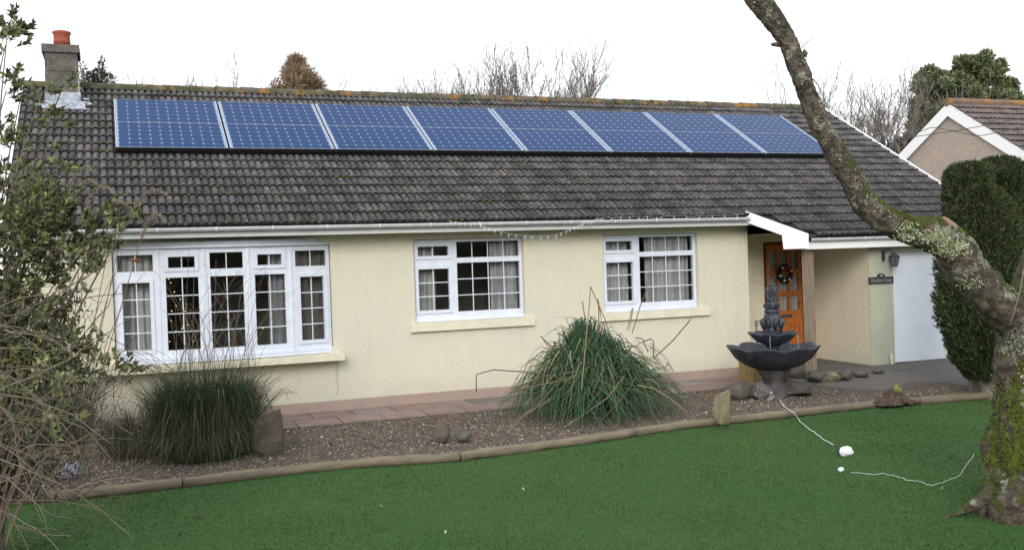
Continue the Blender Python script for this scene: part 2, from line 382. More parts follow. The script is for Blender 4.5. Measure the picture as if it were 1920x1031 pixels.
# lawn grass blades (stuff): tufts of short blades near the camera
def lawn_blades():
    n = 260000; r = np.random.default_rng(11)
    # denser where the photograph looks closest
    u = r.uniform(-.58,.62,n)*1.0; d = 5.5+10.5*r.random(n)**1.35
    P = CAM[None,:]+d[:,None]*(fwd[None,:]*1.0)+ (d*u)[:,None]*right[None,:]
    P[:,2] = ZL; ky = np.interp(P[:,0], [k[0] for k in kerb], [k[1] for k in kerb])
    keep = (P[:,1] < ky-.01); P = P[keep]; n = len(P)
    a = r.uniform(0, 2*math.pi, n); h = r.uniform(.005,.016,n)*(1+.3*np.sin(P[:,0]*3)*np.sin(P[:,1]*2.3)); wd = .0035*np.maximum(1, (np.linalg.norm(P-CAM,axis=1)/7)**1.0)
    s = np.stack([np.cos(a), np.sin(a), 0*a], 1)*wd[:,None]; lean = np.stack([r.normal(0,.5,n), r.normal(0,.5,n), np.ones(n)], 1)*h[:,None]
    V = np.stack([P-s, P+s, P+lean*1.0+s*.2, P+lean*1.0-s*.2], 1)
    patch = (np.sin(P[:,0]*1.7+np.sin(P[:,1]*1.1)*2)*np.sin(P[:,1]*1.3+1))[:,None]*.5+.5
    c = np.array([[.044,.106,.031]])*(1-patch)+np.array([[.074,.118,.036]])*patch; c = c*r.uniform(.88,1.14,(n,1))
    dry = r.random(n) < .03; c[dry] = (.13,.11,.045)
    mb = MB(); mb.quads(V, c); return mb
tag(lawn_blades().build('lawn_grass', m_blade), 'short mown green lawn grass in front of the bungalow', 'grass', kind='stuff')

# gravel stones and bark chips
def chips():
    r = np.random.default_rng(5); n = 42000
    X = r.uniform(-1.8, 12.2, n); ky = np.interp(X, [k[0] for k in kerb], [k[1] for k in kerb])+.12
    Y = -1.2+(ky+1.2)*r.random(n)
    keep = ~((X > 10.2) & (Y > -2.9)); X, Y = X[keep], Y[keep]; n = len(X)
    Z = np.array([bed_z(x,y) for x,y in zip(X,Y)])+.004
    sz = r.uniform(.004,.0135,n)*np.where(r.random(n) < .05, 1.8, 1)
    a = r.uniform(0,6.28,n); el = r.uniform(.5,1,n)
    ex = np.stack([np.cos(a),np.sin(a),r.normal(0,.25,n)],1)*sz[:,None]; ey = np.stack([-np.sin(a),np.cos(a),r.normal(0,.25,n)],1)*(sz*el)[:,None]; ez = np.array([0,0,1.])[None]*(sz*.6)[:,None]
    P = np.stack([X,Y,Z],1)
    pal = np.array([(.135,.115,.09),(.10,.085,.066),(.18,.14,.10),(.12,.115,.11),(.30,.25,.18),(.22,.12,.06),(.40,.38,.33),(.065,.05,.042),(.11,.095,.08)])
    pr = np.array([.22,.18,.14,.14,.05,.07,.02,.1,.08]); c = pal[r.choice(9, n, p=pr)]*r.uniform(.75,1.25,(n,1))
    T = P+ez
    mb = MB(); b = [P-ex-ey, P+ex-ey, P+ex+ey, P-ex+ey]; t = [T-ex*.55-ey*.5, T+ex*.6-ey*.5, T+ex*.5+ey*.6, T-ex*.6+ey*.5]
    mb.quads(np.stack(t,1), c*1.1)
    for i in range(4):
        j = (i+1)%4; mb.quads(np.stack([b[i],b[j],t[j],t[i]],1), c)
    return mb
tag(chips().build('gravel', m_pebble), 'mixed brown gravel and bark chips covering the bed', 'gravel', kind='stuff')

# ------------------------------------------------------------------ the bungalow
B = tag(empty('bungalow', (7,0,-.15)), 'long cream rendered bungalow with brown tiled roof and white windows', 'house')
XL, XR = -1.15, 14.95; ta = math.tan(AL)
def rs_(s, x, off=0.): return (x, -.4+s*math.cos(AL)-off*math.sin(AL), ZG+s*math.sin(AL)+off*math.cos(AL))
SR = (4.083+.4)/math.cos(AL)
BAY = (-.06, 2.92, .75, 2.29); W2 = (4.18, 5.98, 1.065, 2.33); W3 = (7.37, 9.16, 1.05, 2.33)
mb = MB(); holes_panel(mb, XL, 10.16, 0., 2.50, 0., .25, [BAY, W2, W3])
mb.box(9.91, 10.16, .25, .8, 0, 2.5)                       # return of the porch recess
mb.box(XL, XL+.25, .25, 8.2, -.15, 2.5)
g1 = [(XL,.25,2.5),(XL,8.2,2.5),(XL,4.08,4.95)]
mb.add([(XL,.0,2.5),(XL,8.2,2.5),(XL,4.08,4.98),(XL+.25,.0,2.5),(XL+.25,8.2,2.5),(XL+.25,4.08,4.98)], [(0,1,2),(3,5,4),(0,2,5,3),(1,4,5,2)])
mb.add([(XR,-.75,2.3),(XR,8.2,2.5),(XR,4.08,4.98),(XR-.25,-.75,2.3),(XR-.25,8.2,2.5),(XR-.25,4.08,4.98),(XR,-.75,-.15),(XR,8.2,-.15),(XR-.25,-.75,-.15),(XR-.25,8.2,-.15)],
       [(0,2,1),(3,4,5),(0,6,7,1),(3,9,8),(3,4,9),(0,3,8,6)])
mb.box(XL+.25, XR-.25, 7.95, 8.2, -.15, 2.5)
wall = mb.build('wall', m_render, B)
mb = MB(); holes_panel(mb, 10.161, 12.1, -.06, 2.5, .8, 1.0, [(11.05,11.97,-.04,2.14)]); 
mb.box(12.1, 12.35, -.748, 1.0, -.09, 2.2)
porch_wall = mb.build('porch_wall', m_render_y, B)
mb = MB(); mb.box(12.102, 12.62, -.765, -.749, -.09, 2.02); mb.box(12.62, 14.9, -.75, -.6, 1.87, 2.02)
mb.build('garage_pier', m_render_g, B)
mb = MB(); q = [onY(u,v,-.0015) for u,v in ((632,672),(633,690),(631,704),(634,722),(632,740))]
mb.add([p_+np.array([dx_,0,0]) for p_ in q for dx_ in (-.0025,.0025)], [(2*i,2*i+1,2*i+3,2*i+2) for i in range(4)]); mb.build('hairline_crack', m_iron, wall)
mb = MB(); mb.box(XL-.004, 10.166, -.012, .25, -.3, .0); mb.build('plinth', m_plinth, B)
# interior: dark rooms
mb = MB()
for x0, x1 in ((XL+.25, 3.5), (3.5, 6.6), (6.6, 9.9)):
    mb.add([(x0,.26,.02),(x1,.26,.02),(x1,3.6,.02),(x0,3.6,.02)], [(0,1,2,3)]); mb.add([(x0,.26,2.46),(x1,.26,2.46),(x1,3.6,2.46),(x0,3.6,2.46)], [(3,2,1,0)])
    mb.add([(x0,3.6,0),(x1,3.6,0),(x1,3.6,2.5),(x0,3.6,2.5)], [(0,1,2,3)]); mb.add([(x1,.25,0),(x1,3.6,0),(x1,3.6,2.5),(x1,.25,2.5)], [(0,1,2,3)])
mb.build('interior_wall', m_room, B)
# roof
roof = MB()
deck = MB(); EX = [(9.95,0.),(10.6,-.74)]
def deckpoly(lift):
    P = [rs_(0, XL-.19, lift), rs_(0, 9.95, lift), rs_(-.74, 10.6, lift), rs_(-.74, 15.05, lift), rs_(SR, 15.05, lift), rs_(SR, XL-.19, lift)]; return P
a, b_ = deckpoly(-.01), deckpoly(-.05); deck.add(a+b_, [tuple(range(6)), tuple(range(11,5,-1))]+[(i,i+6,(i+1)%6+6,(i+1)%6) for i in range(6)])
bk = [(XL-.19, 4.083, rs_(SR,0)[2]-.01),(15.05,4.083,rs_(SR,0)[2]-.01),(15.05,8.6,2.5),(XL-.19,8.6,2.5)]
deck.add(bk+[(p[0],p[1],p[2]-.04) for p in bk], [(0,1,2,3),(4,7,6,5),(0,3,7,4),(1,5,6,2)])
TW, GA = .2133, .30
prof = [(0,-.002),(.018,.022),(.045,.026),(.072,.022),(.084,.0),(.108,-.003),(.124,.020),(.150,.025),(.180,.021),(.196,.0),(.2132,-.002)]
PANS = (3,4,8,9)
r = random.Random(9); rows = int(SR/GA)+1; cols = int((15.05-(XL-.19))/TW)+1
Vt, Ft, Ct = [], [], []
for k in range(-3, rows):
    s0 = k*GA; s1 = min(s0+GA+.02, SR+.01)
    if s0 > SR-.03: break
    for c in range(cols):
        x0 = XL-.19+c*TW+(.0 if k%2 else 0.0)
        if s0 < -.01:
            lim = 9.95+(-s0)/.74*.65
            if x0 < lim-.02: continue
        if -.85 < s0 < -.78: continue
        if x0+TW > 15.12: continue
        tone = r.choice([.8,.9,1.,1.05,1.15,1.25])*r.uniform(.9,1.1); warm = r.uniform(-.04,.06)
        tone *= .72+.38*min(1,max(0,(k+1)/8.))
        col = (tone*(1+warm), tone, tone*(1-warm*.6)); dj = r.uniform(-.006,.004); o = len(Vt); n = len(prof)
        sb = max(s0, -.76)
        for px, h in prof: Vt.append(rs_(sb+dj, x0+px, h+.036))
        for px, h in prof: Vt.append(rs_(s1, x0+px, h+.004))
        for px, h in prof: Vt.append(rs_(sb+dj, x0+px, h*.6+.000))
        for i in range(n-1):
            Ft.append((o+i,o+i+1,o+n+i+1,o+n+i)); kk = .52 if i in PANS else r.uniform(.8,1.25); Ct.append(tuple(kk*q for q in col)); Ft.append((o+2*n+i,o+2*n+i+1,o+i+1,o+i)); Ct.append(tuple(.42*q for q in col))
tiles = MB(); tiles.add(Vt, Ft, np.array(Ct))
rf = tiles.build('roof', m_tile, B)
deck.build('roof_deck', m_deck, rf)
# ridge tiles
mb = MB(); zr = rs_(SR,0)[2]
x = XL-.2; r = random.Random(2)
while x < 15.05:
    x1 = min(x+.44, 15.06); P = []; j = r.uniform(-.004,.004)
    for xx, rr in ((x,.118+r.uniform(0,.012)),(x+.02,.128),(x1,.116)):
        for q in range(9):
            a = math.pi*(q/8.); P.append((xx, 4.083-math.cos(a)*rr*1.15, zr-.035+j+math.sin(a)*rr))
    mb.add(P, [(i*9+q,(i+1)*9+q,(i+1)*9+q+1,i*9+q+1) for i in range(2) for q in range(8)]); x = x1+.004
mb.build('ridge_tiles', m_ridge, rf)
# moss cushions on the tiles and ridge
mb = MB(); r = np.random.default_rng(3)
def blob(mb, p, rx, ry, rz, n=7, m=4, rj=.2, rr=None, col=(1,1,1)):
    V = []; rr = rr or random
    for i in range(m+1):
        t = math.pi*i/m
        for j in range(n):
            a = 2*math.pi*j/n; q = 1+rr.uniform(-rj,rj); V.append((p[0]+rx*q*math.sin(t)*math.cos(a), p[1]+ry*q*math.sin(t)*math.sin(a), p[2]+rz*q*math.cos(t)))
    mb.add(V, [(i*n+j,(i+1)*n+j,(i+1)*n+(j+1)%n,i*n+(j+1)%n) for i in range(m) for j in range(n)], col)
for i in range(1500):
    x = -1.2+16*r.random()**1.3; s = r.uniform(0,SR-.1); k = int(s/GA); s = k*GA+GA*r.uniform(.02,.2)
    if .0 < x < 13.5 and 2.2 < s < 4.4: continue
    z = r.uniform(.012,.032); blob(mb, rs_(s, (XL-.19)+round((x-XL+.19)/.1066)*.1066-.008, .03), z*1.3, z, z*.55, 6, 4)
mb.build('moss', m_moss, rf, smooth=True)['kind'] = 'stuff'
# verge boards
mb = MB()
def sbar(mb, x0, x1, s0, s1, o0, o1):
    P = [rs_(s, x, o) for x in (x0,x1) for s in (s0,s1) for o in (o0,o1)]
    mb.add(P, [(0,1,3,2),(4,6,7,5),(0,4,5,1),(2,3,7,6),(0,2,6,4),(1,5,7,3)])
sbar(mb, 15.055, 15.09, -.8, SR+.03, -.16, .065); mb.build('barge_board', m_barge, B); mb = MB(); sbar(mb, XL-.225, XL-.193, -.02, SR+.03, -.16, .055)
mb.build('barge_board', m_barge, B)
# diagonal barge over the porch
mb = MB(); a0, a1 = np.array(rs_(0.05, 9.90)), np.array(rs_(-.80, 10.60))
q0, q1 = at(1400,403,1), at(1508,437,1)
n_ = np.array([a1[1]-a0[1], -(a1[0]-a0[0]), 0]); n_ /= np.linalg.norm(n_); n_ = n_*.03
def prism(mb, poly, off):
    k = len(poly); P = [np.array(p) for p in poly]+[np.array(p)+off for p in poly]
    mb.add(P, [tuple(range(k)), tuple(range(2*k-1,k-1,-1))]+[(i,(i+1)%k,(i+1)%k+k,i+k) for i in range(k)])
tt = lambda t, z: (a0[0]+(a1[0]-a0[0])*t, a0[1]+(a1[1]-a0[1])*t, z)
prism(mb, [tt(0,a0[2]+.07), tt(0,a0[2]-.12), tt(.58,2.235), tt(.60,2.0), tt(1.0,2.0), tt(1.0,a1[2]+.075)], n_)
mb.build('porch_barge_board', m_barge, B)
# fascia, soffit, gutters
mb = MB(); mb.box(XL-.19, 9.96, -.37, -.345, 2.424, 2.56); mb.build('fascia', m_fascia, B)
yf = -.97
mb = MB(); mb.box(10.60, 15.04, yf-.03, yf, 1.985, 2.165); mb.build('fascia', m_barge, B)
mb = MB(); mb.box(XL-.19, 10.0, -.345, -.002, 2.424, 2.44)
mb.add([(10.62,yf+.01,2.27),(12.1,yf+.01,2.27),(12.1,.8,2.27),(10.165,.8,2.27),(10.165,-.40,2.27)], [(0,1,2,3,4)])
mb.box(12.1, 15.0, yf, -.745, 2.02, 2.035)
mb.build('soffit', m_soffit, B)
def gutter(x0, x1, yc, zc, r0=.055):
    mb = MB(); P = []
    prof_ = [(r0*math.cos(a), r0*math.sin(a)) for a in np.linspace(math.pi, 2*math.pi, 9)]+[((r0-.006)*math.cos(a), (r0-.006)*math.sin(a)) for a in np.linspace(2*math.pi, math.pi, 9)]
    for x in (x0,x1):
        for y, z in prof_: P.append((x, yc+y, zc+z))
    k = len(prof_); mb.add(P, [(j,(j+1)%k,(j+1)%k+k,j+k) for j in range(k)]+[tuple(range(8,-1,-1)), tuple(range(k,k+9))])
    for x in (x0, x1):     # stop ends
        mb.add([(x, yc+y, zc+z) for y,z in prof_[:9]], [tuple(range(9))])
    gt = mb.build('gutter', m_gutter, B, smooth=False); bb = MB(); x = x0+.35
    while x < x1:
        Pp = [(x, yc+.058*math.cos(a), zc+.060*math.sin(a)) for a in np.linspace(math.pi*.98, 2.02*math.pi, 8)]
        q = []
        for p in Pp: q += [(p[0]-.012,p[1],p[2]), (p[0]+.012,p[1],p[2])]
        bb.add(q, [(2*i,2*i+1,2*i+3,2*i+2) for i in range(7)]); x += .76; bb.build('gutter_bracket', m_barge, gt); bb = MB()
gutter(XL-.2, 9.9, -.432, 2.555); gutter(10.66, 15.04, -1.03, 2.165)

# chimney
mb = MB(); cx0, cx1, cyf, cyb = -.98, -.48, 3.42, 4.1
mb.box(cx0, cx1, cyf, cyb, 4.3, 5.30); mb.box(cx0+.012, cx1-.012, cyf+.012, cyb-.012, 5.3, 5.32); mb.box(cx0+.004, cx1-.004, cyf+.004, cyb-.004, 5.32, 5.62); mb.box(cx0-.035, cx1+.035, cyf-.035, cyb+.035, 5.62, 5.75)
ch = mb.build('chimney', m_chim, rf)
fl = MB(); fl.box(cx0-.012, cx1+.03, cyf-.014, cyf+.1, 4.72, 4.97); fl.box(cx1, cx1+.012, cyf, cyb, 4.8, 5.2)
sA = (cyf-.02+.4)/math.cos(AL)
sbar(fl, cx0-.05, cx1+.10, sA-.02-.30, sA, .045, .058)
for i in range(7): blob(fl, rs_(sA-.31, cx0+.02+i*.095, .045), .05, .03, .02)
for i, (dx, ds) in enumerate([(-.06,-.12),(-.10,-.2),(.62,-.05),(.66,-.12),(.60,.1),(-.07,-.02)]): blob(fl, rs_(sA+ds, cx0+dx, .05), .06, .05, .025)
fl.build('flashing', m_lead, rf)
mb = MB(); mb.lathe([(0,.0),(.115,.0),(.12,.05),(.135,.06),(.13,.09),(.125,.19),(.145,.215),(.145,.245),(.13,.25),(.11,.24),(.11,.0)], 20, ((cx0+cx1)/2+.02, (cyf+cyb)/2-.15, 5.75))
pot = mb.build('chimney_pot', m_terra, rf, smooth=True)
mb = MB(); 
for i in range(10):
    a = i*.628; p = (( cx0+cx1)/2+.02, (cyf+cyb)/2-.15); mb.tube([(p[0]+.115*math.cos(a), p[1]+.115*math.sin(a), 5.99),(p[0]+.11*math.cos(a), p[1]+.11*math.sin(a), 6.10),(p[0],p[1],6.14)], .004, 3)
mb.lathe([(.112,6.05),(.118,6.055),(.112,6.06)], 16, ((cx0+cx1)/2+.02,(cyf+cyb)/2-.15,0))
mb.build('chimney_cowl', m_paleglass, rf)

# ------------------------------------------------------------------ windows
def light(fn, parent, x0, x1, z0, z1, cols, rows, y=.035, sash=None, fb=None, gb=None, gl=None):
    """a glazed light: pane and georgian bars in a local frame mapped by fn"""
    gl.add([fn(x0,y+.0,z0), fn(x1,y+.0,z0), fn(x1,y+.0,z1), fn(x0,y+.0,z1)], [(0,1,2,3)])
    for i in range(1, cols):
        x = x0+(x1-x0)*i/cols; gb.box(x-.0068, x+.0068, y-.010, y-.003, z0, z1, fn=fn)
    for j in range(1, rows):
        z = z0+(z1-z0)*j/rows; gb.box(x0, x1, y-.011, y-.002, z-.0068, z+.0068, fn=fn)
def window(name, W, lights, yoff, fnmap=None, label=None):
    """W outer rect; lights: (x0,x1,z0,z1 glass, cols, rows, sash)"""
    x0, x1, z0, z1 = W; fn = fnmap or (lambda x,y,z: (x, y+yoff, z))
    fr = MB(); holes = []
    for (a,b,c,d,cl,rw,sash) in lights:
        e = .035 if sash else 0; holes.append((a-e,b+e,c-e,d+e))
    holes_panel(fr, x0, x1, z0+.035, z1, 0., .07, holes, fn=fn); fr.box(x0-.01, x1+.01, -.035, .07, z0, z0+.035, fn=fn)
    for k in range(1): pass
    f = fr.build('window', m_upvc, B)
    if label: f['label'] = label
    for (a,b,c,d,cl,rw,sash) in lights:
        if sash:
            sm = MB(); holes_panel(sm, a-.052, b+.052, c-.052, d+.052, -.016, -.003, [(a,b,c,d)], fn=fn); holes_panel(sm, a-.034, b+.034, c-.034, d+.034, -.003, .06, [(a,b,c,d)], fn=fn)
            sm.build('sash', m_upvc, f)
        gl, gb = MB(), MB(); light(fn, f, a,b,c,d,cl,rw, gb=gb, gl=gl)
        gl.build('pane', m_glass, f); gb.build('glazing_bars', m_upvc, f)
    return f
window('w', (4.185,5.975,1.07,2.325), [(4.265,4.755,2.075,2.22,2,1,True),(4.265,4.755,1.245,1.875,2,3,True),(4.89,5.93,2.035,2.28,4,1,False),(4.89,5.93,1.205,1.955,4,3,False)], .075)
window('w', (7.375,9.155,1.055,2.325), [(7.455,7.945,2.075,2.22,2,1,True),(7.455,7.945,1.235,1.875,2,3,True),(8.08,9.11,2.035,2.28,4,1,False),(8.08,9.11,1.195,1.955,4,3,False)], .075)
# bow window: five facets on a shallow arc
bx0, bx1, sag = -.05, 2.91, .20; ch_ = bx1-bx0; Rb = (ch_**2/4+sag**2)/(2*sag); th = math.asin(ch_/2/Rb)
def arc(a, rr=0): return np.array([(bx0+bx1)/2+(Rb+rr)*math.sin(a), .06+(Rb*math.cos(th))-(Rb+rr)*math.cos(a)])
bz0, bz1 = .755, 2.285
frame_top = MB()
for k in range(5):
    A0, A1 = arc(-th+2*th*k/5), arc(-th+2*th*(k+1)/5); d_ = (A1-A0); W_ = np.linalg.norm(d_); d_ = d_/W_; n2 = np.array([-d_[1], d_[0]])
    fn = (lambda A0, d_, n2: (lambda x,y,z: (A0[0]+d_[0]*x+n2[0]*y, A0[1]+d_[1]*x+n2[1]*y, z)))(A0, d_, n2)
    mL, mR = (.05 if k == 0 else .075), (.05 if k == 4 else .075)
    if k in (1,3): L_ = [(mL+.05, W_-mR-.05, 2.02, 2.17, 2, 1, True), (mL+.01, W_-mR-.01, .885, 1.885, 2, 4, False)]
    elif k == 2: L_ = [(mL, W_-mR, 1.99, 2.215, 2, 1, False), (mL, W_-mR, .885, 1.885, 2, 4, False)]
    else: L_ = [(mL, W_-mR, 1.985, 2.21, 2, 1, False), (mL+.06, W_-mR-.05, .91, 1.83, 2, 4, True)]
    window('w', (0.001, W_-.001, bz0, bz1), L_, 0, fn)
mb = MB()     # mullion posts, flat bow canopy and floor
for k in range(1,5):
    A = arc(-th+2*th*k/5, .004); mb.tube([(A[0],A[1]+.03,bz0+.03),(A[0],A[1]+.03,bz1-.003)], .038, 8)
mb.build('window_mullions', m_upvc, B)
mb = MB()
def bowslab(mb, z0, z1, ext, x_in=0.):
    A = [arc(t, ext) for t in np.linspace(-th*(1-x_in), th*(1-x_in), 11)]
    P = [(a[0],a[1],z) for z in (z0,z1) for a in A]+[(A[0][0],.0 if x_in else .1,z) for z in (z0,z1)]+[(A[-1][0],.0 if x_in else .1,z) for z in (z0,z1)]
    mb.add(P, [(i,i+1,i+12,i+11) for i in range(10)]+[tuple([22]+list(range(11))+[24]), tuple([25]+list(range(21,10,-1))+[23])])
bowslab(mb, 2.288, 2.325, .045); bowslab(mb, 2.327, 2.375, .015, .12)
mb.build('window_canopy', m_upvc, B)
mb = MB(); bowslab(mb, .712, .752, .05)
mb.build('window_board', m_upvc, B)
for (x0,x1,z0,z1,dp_) in ((-.35,3.03,.605,.71,.24),(4.09,6.11,.935,1.064,.06),(7.27,9.34,.93,1.049,.06)):
    mb = MB(); P = [(x,y,z) for x in (x0,x1) for y,z in ((.08,z0),(-dp_,z0),(-dp_,z1-.012),(.08,z1))]
    mb.add(P, [(0,1,2,3),(7,6,5,4),(0,4,5,1),(1,5,6,2),(2,6,7,3),(3,7,4,0)]); mb.build('window_sill', m_sill, B)

# curtains
def curtain(x0, x1, z0, z1, y, label, material=m_curtain, amp=.025, k=9, fn=None, group=None):
    mb = MB(); n = 60; P = []
    for i in range(n+1):
        x = x0+(x1-x0)*i/n; yy = y+amp*math.sin(i/n*k*2*math.pi*(x1-x0))+.008*math.sin(i*1.3)
        P += [(x,yy,z0),(x,yy,z1)]
    mb.add(P, [(2*i,2*i+2,2*i+3,2*i+1) for i in range(n)])
    o = mb.build('curtain', material, smooth=True, loc=(x0,y,z0)); tag(o, label, 'curtain', group); return o
curtain(.0,.52,.8,2.25,.22,'grey net curtain filling the leftmost light of the bow window')
curtain(2.02,2.36,.8,2.25,.12,'grey net curtain in the right half of the fourth bow window light')
curtain(2.38,2.88,.8,2.25,.24,'brownish grey net curtain filling the rightmost bow window light', m_curtain_w)
curtain(4.24,4.60,1.1,2.3,.27,'narrow grey curtain at the left side of the middle window')
curtain(5.50,5.97,1.1,2.3,.27,'pale grey curtain gathered at the right side of the middle window')
curtain(7.40,7.98,1.1,2.3,.27,'grey net curtain behind the narrow left lights of the window nearest the door')
curtain(8.28,9.12,1.1,2.3,.27,'wide grey net curtain behind the big light of the window nearest the door')
# christmas tree in the bay
T = tag(empty('christmas_tree', (.95,.85,.0)), 'dark indoor Christmas tree with warm fairy lights behind the bow window', 'Christmas tree')
mb = MB(); n = 9000; t = rng.random(n)**.7; a = rng.uniform(0,6.28,n); rr = .48*t*rng.uniform(.5,1,n); P = np.stack([.95+rr*np.cos(a), .85+rr*np.sin(a), 2.15-1.7*t],1)
leaves(mb, P, np.stack([np.cos(a),np.sin(a),-.2+0*a],1), .07, .012, [(.02,.035,.018),(.03,.045,.02)]); mb.build('foliage', m_leaf, T)
mb = MB(); mb.tube([(.95,.85,.02),(.95,.85,1.9)], .025, 8); mb.build('trunk', m_barkbg, T)
mb = MB()
for (u,v) in [(316,523),(320,530),(327,547),(308,572),(330,573),(350,570),(348,577),(322,583),(347,583),(321,601),(351,608),(343,613),(353,609),(330,621),(341,616),(310,530),(318,640),(338,561),(362,640),(540,612),(493,615)]:
    p = onY(u,v,.42 if u < 400 else .5); mb = MB(); blob(mb, p, .007,.007,.007,6,4,0); mb.build('fairy_light', m_fbulb, T)

# front door (in the recess, y = .8)
D = MB(); dx0, dx1 = 11.05, 11.97
holes_panel(D, dx0, dx1, -.04, 2.14, .80, .90, [(dx0+.055,dx1-.055,-.02,2.09)])
dfr = D.build('door_frame', m_dframe, B)
D = MB(); l, r2 = dx0+.057, dx1-.057; cw = (r2-l-.10)/3; hs = []
for i in range(3):
    xx = l+.05+i*cw
    for z0, z1 in ((1.62,1.98),(1.22,1.54),(.86,1.14)): hs.append((xx+.025, xx+cw-.025, z0, z1))
hs += [(l+.07, r2-.07, .12, .60)]
holes_panel(D, l, r2, -.018, 2.085, .83, .87, hs); 
dr = D.build('door', m_door, B)
D = MB()
for i in range(7):
    xx = l+.07+(r2-l-.14)*i/7; D.box(xx+.004, xx+(r2-l-.14)/7-.004, .842, .86, .12, .60)
D.build('door_panel', m_door, dr)
D = MB()
for h in hs[:-1]: D.add([(h[0],.85,h[2]),(h[1],.85,h[2]),(h[1],.85,h[3]),(h[0],.85,h[3])], [(0,1,2,3)])
D.build('door_pane', m_glass, dr)
D = MB(); D.box(l+.28, l+.56, .818, .829, .735, .785); D.build('letterbox', m_iron, dr)
D = MB(); D.tube([(r2-.06,.825,1.0),(r2-.06,.79,1.0),(r2-.13,.79,1.0)], .009, 8); D.build('door_handle', m_iron, dr)
curtain(l+.03, r2-.03, .86, 2.0, .892, 'pale net curtain behind the panes of the orange front door', amp=.008, k=22)
D = MB(); D.box(dx0-.3, 12.09, .95, .99, 0, 2.4); 
# garage door
D = MB(); D.box(12.625, 14.88, -.742, -.70, -.045, 1.866)
gd = D.build('garage_door', m_garage, B); D = MB(); D.box(12.625, 14.88, -.752, -.7425, 1.835, 1.852); D.build('garage_door_trim', m_fascia, gd)
# porch post
D = MB(); pz = -.12; D.box(-.068,.068,-.068,.068,0,2.2, fn=lambda x,y,z: (10.78+z*-.006+x*.966-y*.259, -.83+x*.259+y*.966, pz+z)); D.box(-.09,.09,-.09,.09,-.05,.02, fn=lambda x,y,z:(10.78+x,-.83+y,pz+z))
po = D.build('porch_post', m_post, B)
D = MB()
for z in (.45,1.15,1.9): D = MB(); blob(D, (10.745,-.905,z), .014,.012,.014,8,4,0); D.build('bolt', m_iron, po)

# wall lamp, sign, pipe
p = onY(1657,481,-.766); lx, lz = p[0], p[2]
Lm = tag(empty('wall_lantern', (lx,-.766,lz)), 'black iron carriage lantern on the pier beside the garage door', 'lantern')
mb = MB(); mb.box(lx-.045,lx+.0,-.80,-.767,lz-.07,lz+.10); mb.tube([(lx-.02,-.79,lz+.08),(lx+.03,-.86,lz+.12),(lx+.07,-.92,lz+.08)], .011, 6); mb.build('bracket', m_iron, Lm)
mb = MB(); c0 = (lx+.09,-.92,lz-.01)
mb.lathe([(.0,.085),(.03,.07),(.055,.045),(.095,.015),(.10,.0),(.092,-.005)], 6, c0); 
for i in range(6):
    a = i*math.pi/3; mb.tube([(c0[0]+.09*math.cos(a),c0[1]+.09*math.sin(a),c0[2]),(c0[0]+.055*math.cos(a),c0[1]+.055*math.sin(a),c0[2]-.16)], .008, 4)
mb.lathe([(.0,-.17),(.055,-.168),(.06,-.15),(.0,-.149)], 6, c0); mb.build('lantern_frame', m_iron, Lm)
m_lglass = mat('smoked_glass', (.12,.13,.15), .15, spec=.6)
mb = MB(); mb.lathe([(.083,0),(.05,-.15)], 6, c0); mb.build('lantern_glass', m_lglass, Lm)
pa, pb = onY(1628,524,-.766), onY(1678,530,-.766); sx0, sx1 = pa[0], min(pb[0],12.615); sz0, sz1 = onY(1650,532,-.766)[2], onY(1650,519,-.766)[2]
Sg = tag(empty('house_sign', (sx0,-.766,sz0)), 'dark slate house name sign with arched top on the garage pier', 'sign')
mb = MB(); k = 14; cxs = (sx0+sx1)/2; arcp = [(cxs+.085*math.cos(a), 0, sz1+.062*math.sin(a)) for a in np.linspace(0, math.pi, k)]
poly = [(sx0,0,sz0),(sx1,0,sz0),(sx1,0,sz1)]+arcp+[(sx0,0,sz1)]
prism(mb, [(p[0],-.784,p[2]) for p in poly], np.array([0,.016,0])); mb.build('sign_plate', m_sign, Sg)
cu = bpy.data.curves.new('lettering', 'FONT'); cu.body = 'Woodbine Cottage'; cu.size = .085; cu.align_x = 'CENTER'; cu.align_y = 'CENTER'; cu.extrude = .001
to = bpy.data.objects.new('tmp_text', cu); COL.objects.link(to); bpy.context.view_layer.update()
dg = bpy.context.evaluated_depsgraph_get(); me = bpy.data.meshes.new_from_object(to.evaluated_get(dg)); bpy.data.objects.remove(to); me.materials.clear(); me.materials.append(m_letter); me.name = 'lettering'
wd_ = max(v.co.x for v in me.vertices)-min(v.co.x for v in me.vertices); k_ = (sx1-sx0)*.86/wd_
for v in me.vertices: v.co.x *= k_
lo = bpy.data.objects.new('lettering', me); COL.objects.link(lo); lo.parent = Sg; lo.rotation_euler = (math.pi/2,0,0); lo.location = Vector((cxs,-.7865,(sz0+sz1)/2))-Sg.location
mb = MB(); blob(mb, (cxs,-.785,sz1+.025), .028,.008,.022,8,5,.25); mb.build('sign_emblem', m_letter, Sg)
p0 = onY(1671,663,-.8); p1 = onY(1676,689,-.8)
mb = MB(); mb.tube([(p0[0],-.80,p0[2]),(p0[0]+.005,-.80,p0[2]-.12)], .022, 8); mb.tube([(p0[0]+.003,-.80,p0[2]-.12),(p0[0]+.01,-.80,dz(-.8))], .017, 8); tag(mb.build('waste_pipe', m_sill, loc=(p0[0],-.8,p1[2])), 'short cream waste pipe at the foot of the garage pier', 'pipe')

